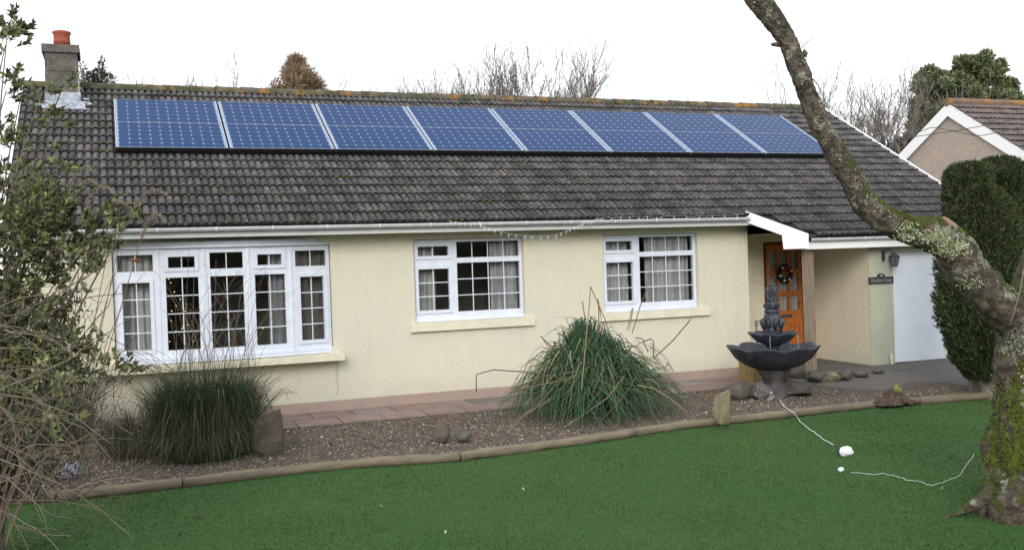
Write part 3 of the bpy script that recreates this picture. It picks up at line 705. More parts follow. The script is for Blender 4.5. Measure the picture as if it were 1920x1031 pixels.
# wreath
p = onY(1470,513,.76); wr = tag(empty('wreath', tuple(p)), 'dark Christmas wreath with red and white decorations on the orange door', 'wreath')
mb = MB(); n = 1600; a = rng.uniform(0,6.28,n); b2 = rng.uniform(0,6.28,n); rr = .125+.035*np.cos(b2)
P = np.stack([p[0]+rr*np.cos(a), p[1]+.03*np.sin(b2)-.02, p[2]+rr*np.sin(a)],1); leaves(mb, P, np.stack([np.cos(a+.8),-.3+0*a,np.sin(a+.8)],1), .04, .014, [(.02,.035,.02),(.035,.03,.02),(.06,.012,.012)]); mb.build('foliage', m_leaf, wr)
mb = MB()
for a in (2.2, 3.4, 4.4, 5.3, .3): blob(mb, (p[0]+.13*math.cos(a), p[1]-.065, p[2]+.13*math.sin(a)), .022,.018,.022,7,5,.2)
mb.build('white_flower', m_white, wr)
mb = MB()
for a in (.9,1.2,1.5,.6,5.9,1.9): blob(mb, (p[0]+.12*math.cos(a), p[1]-.06, p[2]+.12*math.sin(a)), .022,.018,.02,7,5,.25)
mb.build('red_berries', m_berry, wr)

# ------------------------------------------------------------------ solar panels
PW, PH, PX0, PP = 1.632, .983, .045, 1.6659
m_cells = panel_mat(PW-.05, PH-.006)
def spot(i, j):      # lower left corner of panel, row j 0 lower / 1 upper
    return Vector(rs_(2.326+j*.991, PX0+i*PP+.01, .15))
proto = tag(empty('solar_panel', spot(0,0)), '', 'solar panel', 'solar panels in two rows on the roof')
proto.rotation_euler = (AL, 0, 0)
mb = MB(); e = .012
for bx_ in ((0,.014,0,PH),(PW-.014,PW,0,PH),(.018,PW-.018,0,.004)): mb.box(bx_[0],bx_[1],bx_[2],bx_[3],-.04,.0)
def local(mb, name, material, off=(0,0,0), s=False):
    o = mb.build(name, material, smooth=s); o.parent = proto; o.location = off; return o
local(mb, 'panel_frame', m_alu)
mb = MB(); mb.box(-.006,PW-.044,0,PH-.006,-.004,.0); local(mb, 'cells', m_cells, (.025,.005,-.004))
mb = MB(); mb.box(.023,PW-.023,.009,PH-.009,-.036,-.012); mb.box(-.01,PW+.015,.012,.05,-.12,-.041); mb.box(-.01,PW+.015,PH-.06,PH-.03,-.12,-.041); mb.box(0,PW,-.012,-.002,-.06,-.006); local(mb, 'mounting_rail', m_black)
ordn = ['leftmost','second from left','third from left','fourth from left','fifth from left','sixth from left','seventh from left','rightmost']
for j in range(2):
    for i in range(8):
        lb = f"dark blue solar panel, {ordn[i]} in the {'upper row near the ridge' if j else 'lower row'}"
        if i == j == 0: proto['label'] = lb
        else: dup(proto, spot(i,j), lb)

# icicle lights on the gutter
IL = tag(empty('icicle_lights', (4.6,-.5,2.5)), 'string of small white icicle lights sagging from the gutter between two windows', 'string lights')
mb = MB(); path = []
for (u,v) in [(842,414),(862,417),(880,420),(900,417),(905,423),(925,430),(950,437),(980,441),(1010,443),(1040,441),(1060,434),(1075,427),(1090,421),(1100,413),(1108,417),(1118,410),(1130,409)]: path.append(onY(u,v,-.51))
for i in range(len(path)-1): mb.tube([path[i], (path[i]+path[i+1])/2-np.array([0,0,.004]), path[i+1]], .0022, 3)
extra = []
for (u0,v0,u1,v1) in [(1130,409,1240,408),(1240,408,1395,403)]:
    q = [onY(u0+(u1-u0)*t, v0+(v1-v0)*t+random.uniform(-2,2)-1, -.5) for t in np.linspace(0,1,14)]; extra += q; mb.tube(q, .002, 3)
q = [np.array(tt(t, a0[2]+.01-(.0 if t < .5 else .02)+(a1[2]-a0[2])*t+random.uniform(-.03,.03)))-n_*1.6*np.sign(n_[1])*-1 for t in np.linspace(0.02,.98,12)]
q = [p_+np.array([-.03,-.035,0]) for p_ in q]; mb.tube(q, .002, 3); extra += q
mb.build('cable', m_gutter, IL)
ib = MB(); ib.lathe([(0,0),(.004,-.002),(.005,-.015),(.003,-.04),(0,-.055)], 6)
first = None; r = random.Random(4); spots_ = []
for i in range(len(path)-1):
    for t in (.15,.6): spots_.append(path[i]*(1-t)+path[i+1]*t)
spots_ += extra[::2]
for p in spots_:
    if first is None: first = ib.build('icicle', m_white, smooth=True); o = first
    else: o = first.copy(); COL.objects.link(o)
    o.parent = IL; o.location = Vector(p)-IL.location-Vector((0,0,r.uniform(0,.01))); o.rotation_euler = (r.uniform(-.2,.2), r.uniform(.0,.4), 0)

# ------------------------------------------------------------------ fountain
fb = onZ(1452,744,-.2); fx, fy = float(fb[0]), float(fb[1]); fz = -.2; ds = dist((fx,fy,.5)); pm = ds/F
def zat(v): return float(at(1450,v,ds)[2])
FT = tag(empty('fountain', (fx,fy,fz)), 'black two tier garden fountain with scalloped bowls and cherub statue', 'fountain')
zb, zt = zat(704), zat(648); Rl = 87*pm
def scal(n=8, amp=.10):
    def f(r, z, a):
        k = abs(math.cos(a*n/2)); return r*(1-(r/Rl)*amp*1.4*(1-k)**1.3), z+(r/Rl)**3*.05*(k-.5)
    return f
mb = MB(); z1 = zat(651); h = z1-zat(692)
mb.lathe([(.0,z1-h*.92),(.22,z1-h*1.0),(.30,z1-h*.93),(.42,z1-h*.80),(.57,z1-h*.50),(Rl-.03,z1-h*.10),(Rl,z1+.0),(Rl-.005,z1+.012),(Rl-.045,z1+.014),(Rl-.08,z1-.02),(.52,z1-h*.35),(.3,z1-h*.5),(.0,z1-h*.55)], 96, (fx,fy,0), fn=scal())
mb.build('lower_bowl', m_fount, FT, smooth=True)
mb = MB(); mb.lathe([(0,z1-.065),(Rl*.74,z1-.065)], 40, (fx,fy,0)); mb.build('water', m_water, FT)
mb = MB(); zl = z1-h*.95
mb.lathe([(.19,zl-.001),(.235,zl-.02),(.235,zl-.05),(.20,zl-.07),(.205,zl-.085),(.17,zl-.12),(.145,zl-.20),(.14,(zl+fz)/2),(.17,fz+.16),(.22,fz+.10),(.24,fz+.05),(.25,fz+.0)], 32, (fx,fy,0), fn=lambda r,z,a: (r*(1+.06*abs(math.cos(4*a))), z))
mb.build('pedestal', m_fountd, FT, smooth=True)
mb = MB(); z2 = zat(625); zq = zat(647); h2 = z2-zq; R2 = 47*pm
f2 = lambda r,z,a: (r*(1-.10*(1-abs(math.cos(a*4)))), z+(r/R2)**3*.03*(abs(math.cos(a*4))-.5))
mb.lathe([(.07,zl+.1),(.09,zq-.02),(.13,zq+.01),(.24,zq+h2*.3),(R2-.01,z2-.01),(R2,z2+.01),(R2-.025,z2+.014),(R2-.05,z2-.02),(.2,zq+h2*.5),(0,zq+h2*.4)], 80, (fx,fy,0), fn=f2)
mb.build('upper_bowl', m_fount, FT, smooth=True)
# statue: acanthus base, collar, cherub group
mb = MB(); z3 = zat(618); z4 = zat(587); z5 = zat(578)
mb.lathe([(.12,zq+.05),(.165,z3-.0),(.17,z3+.03),(.15,z3+.06),(.14,z4-.03),(.11,z4-.01),(.10,z4),(.13,z4+.015),(.135,z4+.03),(.105,z4+.045),(.10,z5),(.135,z5+.02),(.14,z5+.05),(.11,z5+.06),(0,z5+.06)], 40, (fx,fy,0), fn=lambda r,z,a: (r*.84*(1+.10*math.sin(a*7+z*30)), z))
rs2 = random.Random(8)
for k in range(10):
    a = k*.628; q = [(fx+rr*math.cos(a), fy+rr*math.sin(a), zz) for rr, zz in ((.12,z3+.02),(.145,z3+.09),(.165,z3+.13),(.14,z3+.16),(.11,z3+.13))]; mb.tube(q, [.03,.032,.028,.022,.008], 6)
mb.build('leaf_base', m_fount, FT, smooth=True)
# two embracing cherubs: each grown as one continuous skinned body
def skin_body(name, V, E, Rd, material, parent, root=0):
    me = bpy.data.meshes.new(name); me.from_pydata([tuple(v) for v in V], E, []); o = bpy.data.objects.new(name, me); COL.objects.link(o)
    md = o.modifiers.new('s', 'SKIN'); ly = me.skin_vertices[0] if len(me.skin_vertices) else None
    if ly is None:
        bpy.context.view_layer.objects.active = o; bpy.context.view_layer.update(); ly = me.skin_vertices[0]
    for i, q in enumerate(Rd): ly.data[i].radius = (q, q)
    ly.data[root].use_root = True
    o.modifiers.new('b', 'SUBSURF').levels = 2; bpy.context.view_layer.update()
    dg = bpy.context.evaluated_depsgraph_get(); m2 = bpy.data.meshes.new_from_object(o.evaluated_get(dg)); bpy.data.objects.remove(o)
    m2.materials.clear(); m2.materials.append(material); m2.polygons.foreach_set('use_smooth', [True]*len(m2.polygons)); m2.name = name
    o = bpy.data.objects.new(name, m2); COL.objects.link(o); o.parent = parent; return o
Hs = zat(530)-(z5+.06); base = Vector((fx,fy,z5+.055))
def cherub(sx_, rotz):
    u = Hs/1.0
    V = [(0,0,.46),(0,0,.60),(0,.0,.74),(0,0,.82),(0,.0,.90),(0,-.01,.96),   # pelvis, belly, chest, neck, head, crown
         (-.07,0,.42),(-.08,-.07,.24),(-.07,.0,.02),(-.075,-.06,.0),
         (.07,0,.42),(.09,-.03,.23),(.08,.03,.02),(.075,-.04,.0),
         (-.12,0,.75),(-.17,-.08,.62),(-.10,-.16,.66),(.12,0,.75),(.19,-.02,.86),(.13,-.06,.97),(0,-.065,.895)]
    E = [(0,1),(1,2),(2,3),(3,4),(4,5),(0,6),(6,7),(7,8),(8,9),(0,10),(10,11),(11,12),(12,13),(2,14),(14,15),(15,16),(2,17),(17,18),(18,19),(4,20)]
    Rd = [.115,.12,.11,.05,.10,.075,.08,.065,.042,.03,.08,.065,.042,.03,.05,.04,.03,.05,.038,.028,.03]
    c, s = math.cos(rotz), math.sin(rotz)
    V2 = [((x*c-y*s)*u+sx_, (x*s+y*c)*u, z*u) for x,y,z in V]
    o = skin_body('cherub', V2, E, [q*u for q in Rd], m_fount, FT); o.location = base-FT.location; return o
cherub(-.058, .35); cherub(.058, -.35)
mb = MB(); mb.lathe([(0,z5+.05),(.12,z5+.055),(.10,z5+.09),(.05,z5+.11),(0,z5+.11)], 14, (fx,fy,0)); mb.build('statue_base', m_fount, FT, smooth=True)
# bowl of water dribbles
mb = MB()
for a in (-.9,-2.3,.2): mb.tube([(fx+R2*.93*math.cos(a),fy+R2*.93*math.sin(a),z2),(fx+R2*1.0*math.cos(a),fy+R2*1.0*math.sin(a),z2-.05),(fx+R2*1.02*math.cos(a),fy+R2*1.02*math.sin(a),z1-.05)], .0015, 4)
mb.build('water_trickle', m_paleglass, FT)

# ribbed ochre planter and thin post behind the fountain
p = onZ(1414,714,-.16); px_, py_ = p[0], p[1]; PL = tag(empty('ribbed_planter', (px_,py_,-.16)), 'ochre ribbed square planter on the ground left behind the fountain', 'planter')
mb = MB(); hw = .17; mb.box(px_-hw,px_+hw,py_-hw,py_+hw,-.16,.16)
for i in range(9):
    t = -hw+.02+i*(2*hw-.04)/8
    mb.box(px_+t-.011,px_+t+.011,py_-hw-.015,py_-hw+.002,-.15,.15); mb.box(px_-hw-.015,px_-hw+.002,py_+t-.011,py_+t+.011,-.15,.15)
mb.build('planter_body', m_yplanter, PL); mb = MB(); mb.box(px_-hw-.02,px_+hw+.02,py_-hw-.02,py_+hw+.02,.16,.185); mb.build('planter_rim', m_yplanter, PL)
p = onY(1418,600,-.9); mb = MB(); mb.tube([(p[0],-.9,-.15),(p[0],-.9,p[2]-.10)], .017, 8); mb.tube([(p[0],-.9,p[2]-.10),(p[0],-.9,p[2])], .03, 8)
tag(mb.build('capped_post', m_post, loc=(p[0],-.9,-.15)), 'thin wooden post with a thicker cap standing just left of the fountain bowls', 'post')

# ------------------------------------------------------------------ rocks
def rock(u, vb, wpx, hpx, z, material, label, shape='round', depth=.7, seed=1, name='rock'):
    p = onZ(u, vb, z); d = dist(p); sc = d/F; rx, h = wpx*sc/2, hpx*sc; r = random.Random(seed)
    mb = MB(); n, mm = 30, 22; V = []; rs = np.random.default_rng(seed+100)
    K = rs.normal(0,1,(16,3)); K /= np.linalg.norm(K,axis=1)[:,None]; off = rs.uniform(.62,.9,16)
    for i in range(mm+1):
        t = math.pi*i/mm
        for j in range(n):
            a = 2*math.pi*j/n; ct, st = math.cos(t), math.sin(t)
            if shape != 'round': st = abs(st)**.6; ct = math.copysign(abs(ct)**.7, ct)
            q = np.array([st*math.cos(a), st*math.sin(a), ct])
            for kk, oo in zip(K, off):
                dd_ = q@kk-oo
                if dd_ > 0: q = q-kk*dd_
            q = q*1.18*(1+rs.uniform(-.012,.012)); tp = 1-(.5 if shape == 'spike' else .16 if shape == 'slab' else 0)*max(0,(q[2]+.3)/1.3)
            lx_, ly_ = rx*q[0]*tp+(rx*.18*max(0,q[2]) if shape in ('slab','spike') else 0), rx*depth*q[1]*tp
            V.append((lx_*cy+ly_*sy, -lx_*sy+ly_*cy, h*.5*q[2]+h*.46))
    mb.add(V, [(i*n+j,(i+1)*n+j,(i+1)*n+(j+1)%n,i*n+(j+1)%n) for i in range(mm) for j in range(n)])
    o = mb.build(name, material, smooth=False); o.location = (p[0], p[1]+rx*depth*.6, z-.01); tag(o, label, 'rock', 'rocks standing in the gravel bed'); return o
rock(511,858,60,102,-.19,m_rock,'tall upright brown stone slab beside the big dark grass clump','slab',.45,3)
rock(832,829,34,46,-.19,m_rock,'small brown mound shaped rock in the gravel left of the strappy plant','spike',.8,4)
rock(872,829,28,24,-.19,m_rockg,'little dark grey rock just right of the brown mound shaped rock','block',.8,5)
rock(1359,797,36,70,-.2,m_rocky,'upright ochre rock standing by the edging right of the strappy plant','slab',.6,6)
rock(1389,755,54,36,-.2,m_rockg,'wide grey boulder left of the white splashed rock at the fountain','block',.8,7)
rock(1438,755,46,38,-.2,m_rockw,'dark rock splashed white in front of the fountain foot','block',.8,8)
rock(1502,744,56,30,-.19,m_rockg,'low dark grey boulder right of the fountain foot','block',.8,9)
rock(1494,716,46,38,-.15,m_rock,'rounded brown boulder behind the fountain pedestal beside the porch post','round',.8,10)
for i, (u, v, w_, h_, l_) in enumerate([(1536,715,38,22,'dark rock nearest the porch post in the row along the driveway'),(1567,713,24,18,'ochre tinted rock second from the post in the driveway row'),(1590,711,28,18,'grey rock in the middle of the driveway row of rocks'),(1619,706,30,16,'long low grey rock in the driveway row below the garage pier'),(1649,700,22,12,'smallest rock at the garage end of the driveway row')]):
    rock(u,v,w_,h_,-.10,m_rockg if i != 1 else m_rocky,l_,'round',.8,20+i)
mb = MB(); p = onY(1500,715,-.9)
# stump
p = onZ(1685,757,-.2); d = dist(p); sc = d/F; rr = random.Random(6)
ST = tag(empty('tree_stump', (p[0],p[1]+.12,-.2)), 'low dark splintered tree stump with a yellow green patch on top', 'stump')
mb = MB(); n = 20; V = []; c0 = (p[0], p[1]+.12)
levels = [(.26,0),(.20,.05),(.15,.10),(.12,.15),(.09,.19)]
for rad, z in levels:
    for j in range(n):
        a = 2*math.pi*j/n; q = 1+.3*abs(math.sin(a*2.5+.4))*(1-z*3)+rr.uniform(-.22,.22); V.append((c0[0]+rad*q*math.cos(a), c0[1]+rad*.6*q*math.sin(a), -.205+z+(rr.uniform(-.01,.05) if z > .2 else 0)))
V.append((c0[0]+.02,c0[1],.0)); mb.add(V, [(i*n+j,i*n+(j+1)%n,(i+1)*n+(j+1)%n,(i+1)*n+j) for i in range(4) for j in range(n)]+[(4*n+j,4*n+(j+1)%n,5*n) for j in range(n)])
for k in range(16):
    a = rr.uniform(0,6.28); mb.tube([(c0[0]+.1*math.cos(a),c0[1]+.06*math.sin(a),-.12),(c0[0]+.26*math.cos(a),c0[1]+.16*math.sin(a),-.17),(c0[0]+.42*math.cos(a),c0[1]+.25*math.sin(a),-.205)], [.03,.022,.008], 6)
mb.build('stump_wood', m_wood, ST)
m_yg = mat('yellow_green_moss', (.20,.20,.06), .9, (.2,.22,.06), 20)
mb = MB(); blob(mb, (c0[0]+.035,c0[1]-.05,.0), .05,.025,.06,9,6,.2); blob(mb, (c0[0]+.085,c0[1]-.05,-.02), .03,.025,.05,9,6,.2); mb.build('moss', m_yg, ST, smooth=True)

# ------------------------------------------------------------------ small things on the lawn
def cable(pxs, z, r_, label, seed, z0=None):
    rr = random.Random(seed); P = []
    for i in range(len(pxs)-1):
        for t in np.linspace(0,1,7)[:-1]:
            u = pxs[i][0]*(1-t)+pxs[i+1][0]*t; v = pxs[i][1]*(1-t)+pxs[i+1][1]*t; q = onZ(u+rr.uniform(-1.2,1.2), v+rr.uniform(-.8,.8), z); 
            if q[1] > kerb_y(q[0])-.02: q = onZ(u, v, -.135)
            P.append(q+np.array([0,0,rr.uniform(0,.01)]))
    mb = MB(); mb.tube(P, r_, 6); o = mb.build('cable', m_white, smooth=True, loc=tuple(P[0])); return tag(o, label, 'cable')
cable([(1461,748),(1470,762),(1490,775),(1500,790),(1512,800),(1526,811),(1545,825),(1567,836)], ZL+.022, .0042, 'white cable running from the fountain across the edging onto the lawn', 1)
cable([(1594,886),(1615,887),(1640,890),(1655,888),(1680,893),(1700,899),(1722,903),(1747,911),(1770,904),(1798,893),(1815,868),(1830,847)], ZL+.016, .0019, 'thin white cable snaking over the lawn towards the big tree trunk', 2)
p = onZ(1585,854,ZL); BG = tag(empty('plastic_bag', tuple(p)), 'crumpled white plastic bag over a plug lying on the lawn', 'plastic bag')
mb = MB(); rr = random.Random(12); blob(mb, (p[0]+.01,p[1],ZL+.045), .085,.06,.055,14,8,.14,rr); mb.build('bag', m_white, BG)
mb = MB(); blob(mb, (p[0]-.07,p[1]+.02,ZL+.06), .018,.018,.035,8,6,.1,rr); blob(mb, (p[0]-.075,p[1]+.02,ZL+.09), .015,.015,.015,8,6,.1,rr); mb.build('plug', m_iron, BG)
p = onZ(1577,885,ZL); mb = MB(); blob(mb, (p[0],p[1],ZL+.028), .032,.026,.022,10,6,.18,rr); tag(mb.build('plug_cover', m_white, loc=(p[0],p[1],ZL)), 'small white lump on the lawn nearer than the crumpled bag', 'plug cover')
m_dead = mat('dead_leaf', (.12,.075,.045), .9); m_pale = mat('pale_leaf', (.40,.42,.30), .8)
for i, (u,v,mm_,l_) in enumerate([(368,971,m_dead,'dark curled dead leaf on the lawn below the standing stone'),(336,1003,m_dead,'brown dead leaf near the bottom edge left of the lawn'),(536,992,m_dead,'dark dead leaf on the lawn right of the bare branch'),(836,998,m_pale,'pale leaf scrap near the bottom middle of the lawn'),(981,917,m_pale,'tiny pale leaf scrap in the middle of the lawn'),(716,949,m_pale,'small pale leaf left of centre on the lawn'),(1765,916,m_pale,'pale scrap on the lawn by the thin cable bend'),(216,935,m_dead,'reddish brown leaf lying against the log edging')]):
    p = onZ(u,v,ZL+.03); a = i*1.3; s = .03 if mm_ is m_dead else .018; mb = MB()
    V = []
    for k in range(5):
        t = k/4; wv = math.sin(math.pi*(t*.9+.05))*s*.6
        for sd_ in (-1,0,1): V.append((p[0]+(t-.5)*2*s*math.cos(a)-sd_*wv*math.sin(a), p[1]+(t-.5)*2*s*math.sin(a)+sd_*wv*math.cos(a), ZL+.03+abs(sd_)*s*.5+.01*math.sin(t*5)))
    mb.add(V, [(k*3+q,k*3+q+1,k*3+q+4,k*3+q+3) for k in range(4) for q in range(2)]); tag(mb.build('fallen_leaf', mm_, loc=tuple(p)), l_, 'leaf', 'leaves fallen on the lawn')

# ------------------------------------------------------------------ strappy plant (kinked, draping leaves)
def strappy():
    cpt = onZ(1128,782,-.18); cx, cy_ = float(cpt[0])+.03, float(cpt[1])+.35; z0 = -.2
    P = tag(empty('strappy_plant', (cx,cy_,z0)), 'big mound of dark green strappy leaves draping in front of the wall', 'plant')
    mb = MB(); tan = MB(); r = np.random.default_rng(21)
    G = np.array([(.045,.098,.055),(.062,.118,.068),(.036,.08,.052),(.075,.125,.055),(.026,.055,.036),(.095,.14,.06)])
    for i in range(1750):
        a = r.uniform(0,2*math.pi); Rr = 1.42*r.uniform(.1,1)**.62
        if math.sin(a) > .3: Rr *= .8
        dirv = np.array([math.cos(a),math.sin(a),0]); ra = Rr*r.uniform(.45,.7); hz = 1.24*(1-min(1,ra/1.35)**1.15)**1.0*r.uniform(.65,1.12)
        s = np.array([cx+r.normal(0,.1),cy_+r.normal(0,.08),z0])+dirv*Rr*r.uniform(.0,.2); a2 = a+r.normal(0,.55); tz = z0+max(.02, r.uniform(-.15,.3)*(1 if Rr > .6 else 2))
        tip = np.array([cx,cy_,0])+np.array([math.cos(a2),math.sin(a2),0])*Rr; tip[2] = tz; kn = np.array([cx,cy_,0])+dirv*(2*ra-.5*Rr*1.1); kn[2] = 2*(z0+hz)-.5*(s[2]+tz)
        pts = bez(s, kn+r.normal(0,.14,3), tip, 10)
        if r.random() < .35: kq = r.integers(4,8); pts[kq:] = pts[kq:]+np.linspace(0,1,10-kq)[:,None]*r.normal(0,.13,3)
        pts[:,2] = np.maximum(pts[:,2], z0+.01)
        side = np.cross(dirv, [0,0,1.])+r.normal(0,.7,3)
        c = G[r.integers(0,len(G))]*r.uniform(.75,1.35)
        ribbon(mb, pts, r.uniform(.018,.034), c, side)
    for i in range(330):      # upright, kinked over at the top
        a = r.uniform(0,2*math.pi); rad = r.uniform(0,.75)*abs(r.normal(0,.6)); s = np.array([cx-.08+rad*math.cos(a), cy_+rad*math.sin(a)*.7, z0+.4+.3*(1-rad)])
        h = (1.12-rad*.85)*r.uniform(.55,1.0); top = s+np.array([r.normal(0,.12),r.normal(0,.1),h*.62]); a2 = r.uniform(0,6.28); ln = r.uniform(.12,.42)
        tip = top+np.array([math.cos(a2)*ln*.75, math.sin(a2)*ln*.6, r.uniform(-.7,.1)*ln]); q = list(bez(s, (s+top)/2+r.normal(0,.03,3), top, 5))+list(bez(top, top*.6+tip*.4+np.array([0,0,.02]), tip, 4))[1:]
        ribbon(mb, q, r.uniform(.014,.024), G[r.integers(0,len(G))]*r.uniform(.7,1.2), np.array([cy, -sy, 0])+r.normal(0,.3,3))
    mb.build('leaves', m_blade, P)
    T = np.array([(.26,.20,.13),(.17,.125,.08),(.11,.085,.06),(.33,.27,.17)])
    for i in range(75):
        a = r.uniform(-math.pi,.2); Rr = r.uniform(.75,1.38); dirv = np.array([math.cos(a),math.sin(a),0]); s = np.array([cx,cy_,z0+.8])+dirv*Rr*.62+r.normal(0,.12,3)
        tip = np.array([cx,cy_,z0+.03+r.uniform(0,.15)])+dirv*Rr; ribbon(tan, bez(s, (s+tip)/2+dirv*.15+np.array([0,0,.22]), tip, 8), .013, T[r.integers(0,4)]*r.uniform(.8,1.1))
    D0 = dist((cx,cy_,.5))
    for pl in [[(1090,730),(1106,560),(1107,537),(1135,600),(1145,635)],[(1120,640),(1123,590),(1121,560),(1128,600)],[(1092,565),(1101,625)],[(1185,625),(1200,575),(1212,545),(1213,523)],[(1176,620),(1184,582),(1187,577),(1180,620)],[(1225,672),(1260,640),(1290,605),(1296,597)],
               [(1052,680),(1030,650),(1013,630),(1045,658),(1060,670)],[(893,735),(893,702),(925,693),(985,697),(1040,706),(1085,725)],[(975,740),(977,728),(1010,722),(1060,712),(1080,702)],[(997,752),(1000,715),(1012,706),(1040,702)],
               [(960,803),(985,775),(1040,745)],[(1050,806),(1090,780),(1140,745),(1170,705)],[(1125,790),(1160,755),(1185,720),(1194,704)],[(1195,722),(1225,728),(1255,745),(1290,775)],[(1112,735),(1125,705),(1133,680)],[(1225,670),(1226,640),(1220,635),(1195,645)],[(1245,700),(1250,685),(1252,680),(1262,700)],[(1215,660),(1205,635),(1190,632)],[(1056,690),(1054,650),(1062,645),(1080,668)],[(960,790),(1000,770),(1060,700),(1085,695)]]:
        pts = [at(u,v,D0-.25-(.85 if v > 690 else 0)) for u,v in pl]; P2 = []
        for i in range(len(pts)-1): P2 += list(np.linspace(pts[i],pts[i+1],3))[:-1]
        P2.append(pts[-1]); tan.tube(P2, [.0075]*(len(P2)-1)+[.003], 4, col=T[r.integers(0,3)]*r.uniform(.8,1))
    tan.build('dead_stalks', m_twig, P)
strappy()

# ------------------------------------------------------------------ ornamental grasses
def grass_clump(u, v, hpx, wpx, z, n, label, seed, stalks, name='ornamental_grass', dead=.25, cols=None, reach=1.):
    p = onZ(u, v, z); p[1] += .3; d = dist(p); sc = d/F; H = hpx*sc; Wd = wpx*sc/2; r = np.random.default_rng(seed)
    P = tag(empty(name, (p[0],p[1],z)), label, 'grass clump')
    G = np.array(cols or [(.042,.068,.034),(.055,.085,.035),(.032,.05,.028),(.07,.09,.04),(.045,.055,.035)]); T = np.array([(.17,.145,.10),(.25,.21,.15),(.12,.10,.07)])
    mb = MB()
    for i in range(n):
        a = r.uniform(0,6.283); s = np.array([p[0],p[1],z])+np.array([math.cos(a),math.sin(a),0])*Wd*.55*math.sqrt(r.random()); isd = r.random() < dead
        out = r.uniform(.05,1)*Wd*.85; h = H*(1-.3*(out/Wd)**2)*r.uniform(.6,1.0); a2 = a+r.normal(0,.9); dv = np.array([math.cos(a2),math.sin(a2),0])
        if isd: h *= .75
        drape = r.random() < .38
        if drape: out = Wd*r.uniform(.5,1.15); h = H*r.uniform(.3,.8)
        s = s+r.normal(0,.04,3)*np.array([1,1,0])
        mid = s+dv*out*.25+np.array([0,0,h*.8]); tip = s+dv*out*(.6 if drape else 1)+np.array([0,0,h*(r.uniform(.0,.5) if (isd or drape) else r.uniform(.75,1.05))])
        if drape: mid = s+dv*out*.35+np.array([0,0,h*1.45])
        ribbon(mb, bez(s, mid, tip, 6), r.uniform(.005,.010), (T if isd else G)[r.integers(0,3)]*r.uniform(.7,1.25))
    mb.build('blades', m_blade, P)
    if stalks:
        tb = MB()
        for (pl, rad) in stalks:
            pts = [at(uu,vv,d-.1) for uu,vv in pl]; q = []
            if len(pts) == 3: q = list(bez(pts[0], pts[1]*2-(pts[0]+pts[2])/2, pts[2], 9))
            else: q = pts
            tb.tube(q, np.linspace(rad,rad*.5,len(q)), 3, col=np.array((.20,.155,.12))*r.uniform(.5,1.1))
        tb.build('flower_stalks', m_twig, P)
    return P, p, d
rr = random.Random(31); st = []
for i in range(52):
    u0 = rr.uniform(330,480); v0 = rr.uniform(690,720); ln = rr.uniform(60,230); lean = rr.uniform(-.15,.75) if rr.random() < .75 else rr.uniform(-.5,-.1)
    st.append(([(u0,v0),(u0+lean*ln*.4,v0-ln*.55),(u0+lean*ln*1.1,v0-ln)], .0035))
for i in range(25):
    u0 = rr.uniform(300,380); st.append(([(u0,720),(u0-60-rr.uniform(0,40),rr.uniform(650,690)),(u0-110-rr.uniform(0,60),rr.uniform(690,760))], .003))
for i in range(8):
    u0 = rr.uniform(490,515); st.append(([(u0-20,780),(u0+20,rr.uniform(725,740)),(u0+rr.uniform(30,60),rr.uniform(735,755))], .003))
grass_clump(392,862,208,262,-.19,6800,'tall dark green grass clump with dead strands under the bow window',41,st)
grass_clump(265,862,120,220,-.19,1700,'low sprawling dry grass clump left of the tall dark one',43,[],dead=.5, cols=[(.05,.06,.04),(.06,.065,.04),(.07,.07,.05)])
# arching plumes in front of the roof's left end
def plumes():
    base = onZ(120,850,-.2); base[1] += .4; d = dist(base); P = tag(empty('plume_grass', tuple(base)), 'tall grass with arching feathery plumes against the left end of the roof', 'grass clump')
    mb = MB(); fb = MB(); r = np.random.default_rng(8)
    for pl in [[(118,800),(108,420),(140,312),(172,318)],[(125,800),(150,470),(165,348),(212,356)],[(130,800),(160,470),(190,372),(232,380)],[(100,800),(66,420),(92,336),(118,342)],[(150,800),(225,450),(268,352),(310,362)],[(120,800),(135,420),(150,336),(178,342)],[(160,800),(255,480),(282,395),(308,412)],
               [(140,800),(200,480),(225,400),(262,410)],[(150,820),(170,620),(205,520),(240,500)],[(160,820),(200,640),(245,540),(285,500)],[(150,820),(190,600),(215,510),(230,470)],[(140,820),(160,600),(150,560),(165,530)]]:
        q = [at(u,v,d) for u,v in pl]; c = list(bez(q[0], (q[0]+q[1])/2, q[1], 6))[:-1]+list(bez(q[1], q[2]*1.45-(q[1]+q[3])*.225, q[3], 14)); c = np.array(c)
        mb.tube(c, np.linspace(.006,.0015,len(c)), 4, col=np.array((.16,.12,.08)))
        if pl[1][1] < 500:
            t = c[7:]; n = 950; k = r.integers(0, len(t)-1, n); f = r.random(n)[:,None]; Pp = t[k]*(1-f)+t[k+1]*f; D = (t[k+1]-t[k]); D /= np.linalg.norm(D,axis=1)[:,None]
            leaves(fb, Pp, D+np.array([[0,0,-.5]]), .055, .0045, [(.27,.23,.17),(.20,.17,.12),(.32,.27,.20)], .3, r)
    mb.build('stalks', m_twig, P); fb.build('plumes', m_leaf, P)
    mb = MB()
    for i in range(700):
        a = r.uniform(0,6.28); s = base+np.array([math.cos(a),math.sin(a),0])*.3*r.random(); o = r.uniform(.1,.9); h = r.uniform(.5,1.5); dv = np.array([math.cos(a),math.sin(a)*.7,0])
        ribbon(mb, bez(s, s+dv*o*.3+np.array([0,0,h]), s+dv*o+np.array([0,0,h*r.uniform(.4,.9)]), 7), .008, np.array([(.05,.075,.05),(.035,.06,.045),(.10,.09,.06)])[r.integers(0,3)]*r.uniform(.7,1.2))
    mb.build('blades', m_blade, P)
plumes()

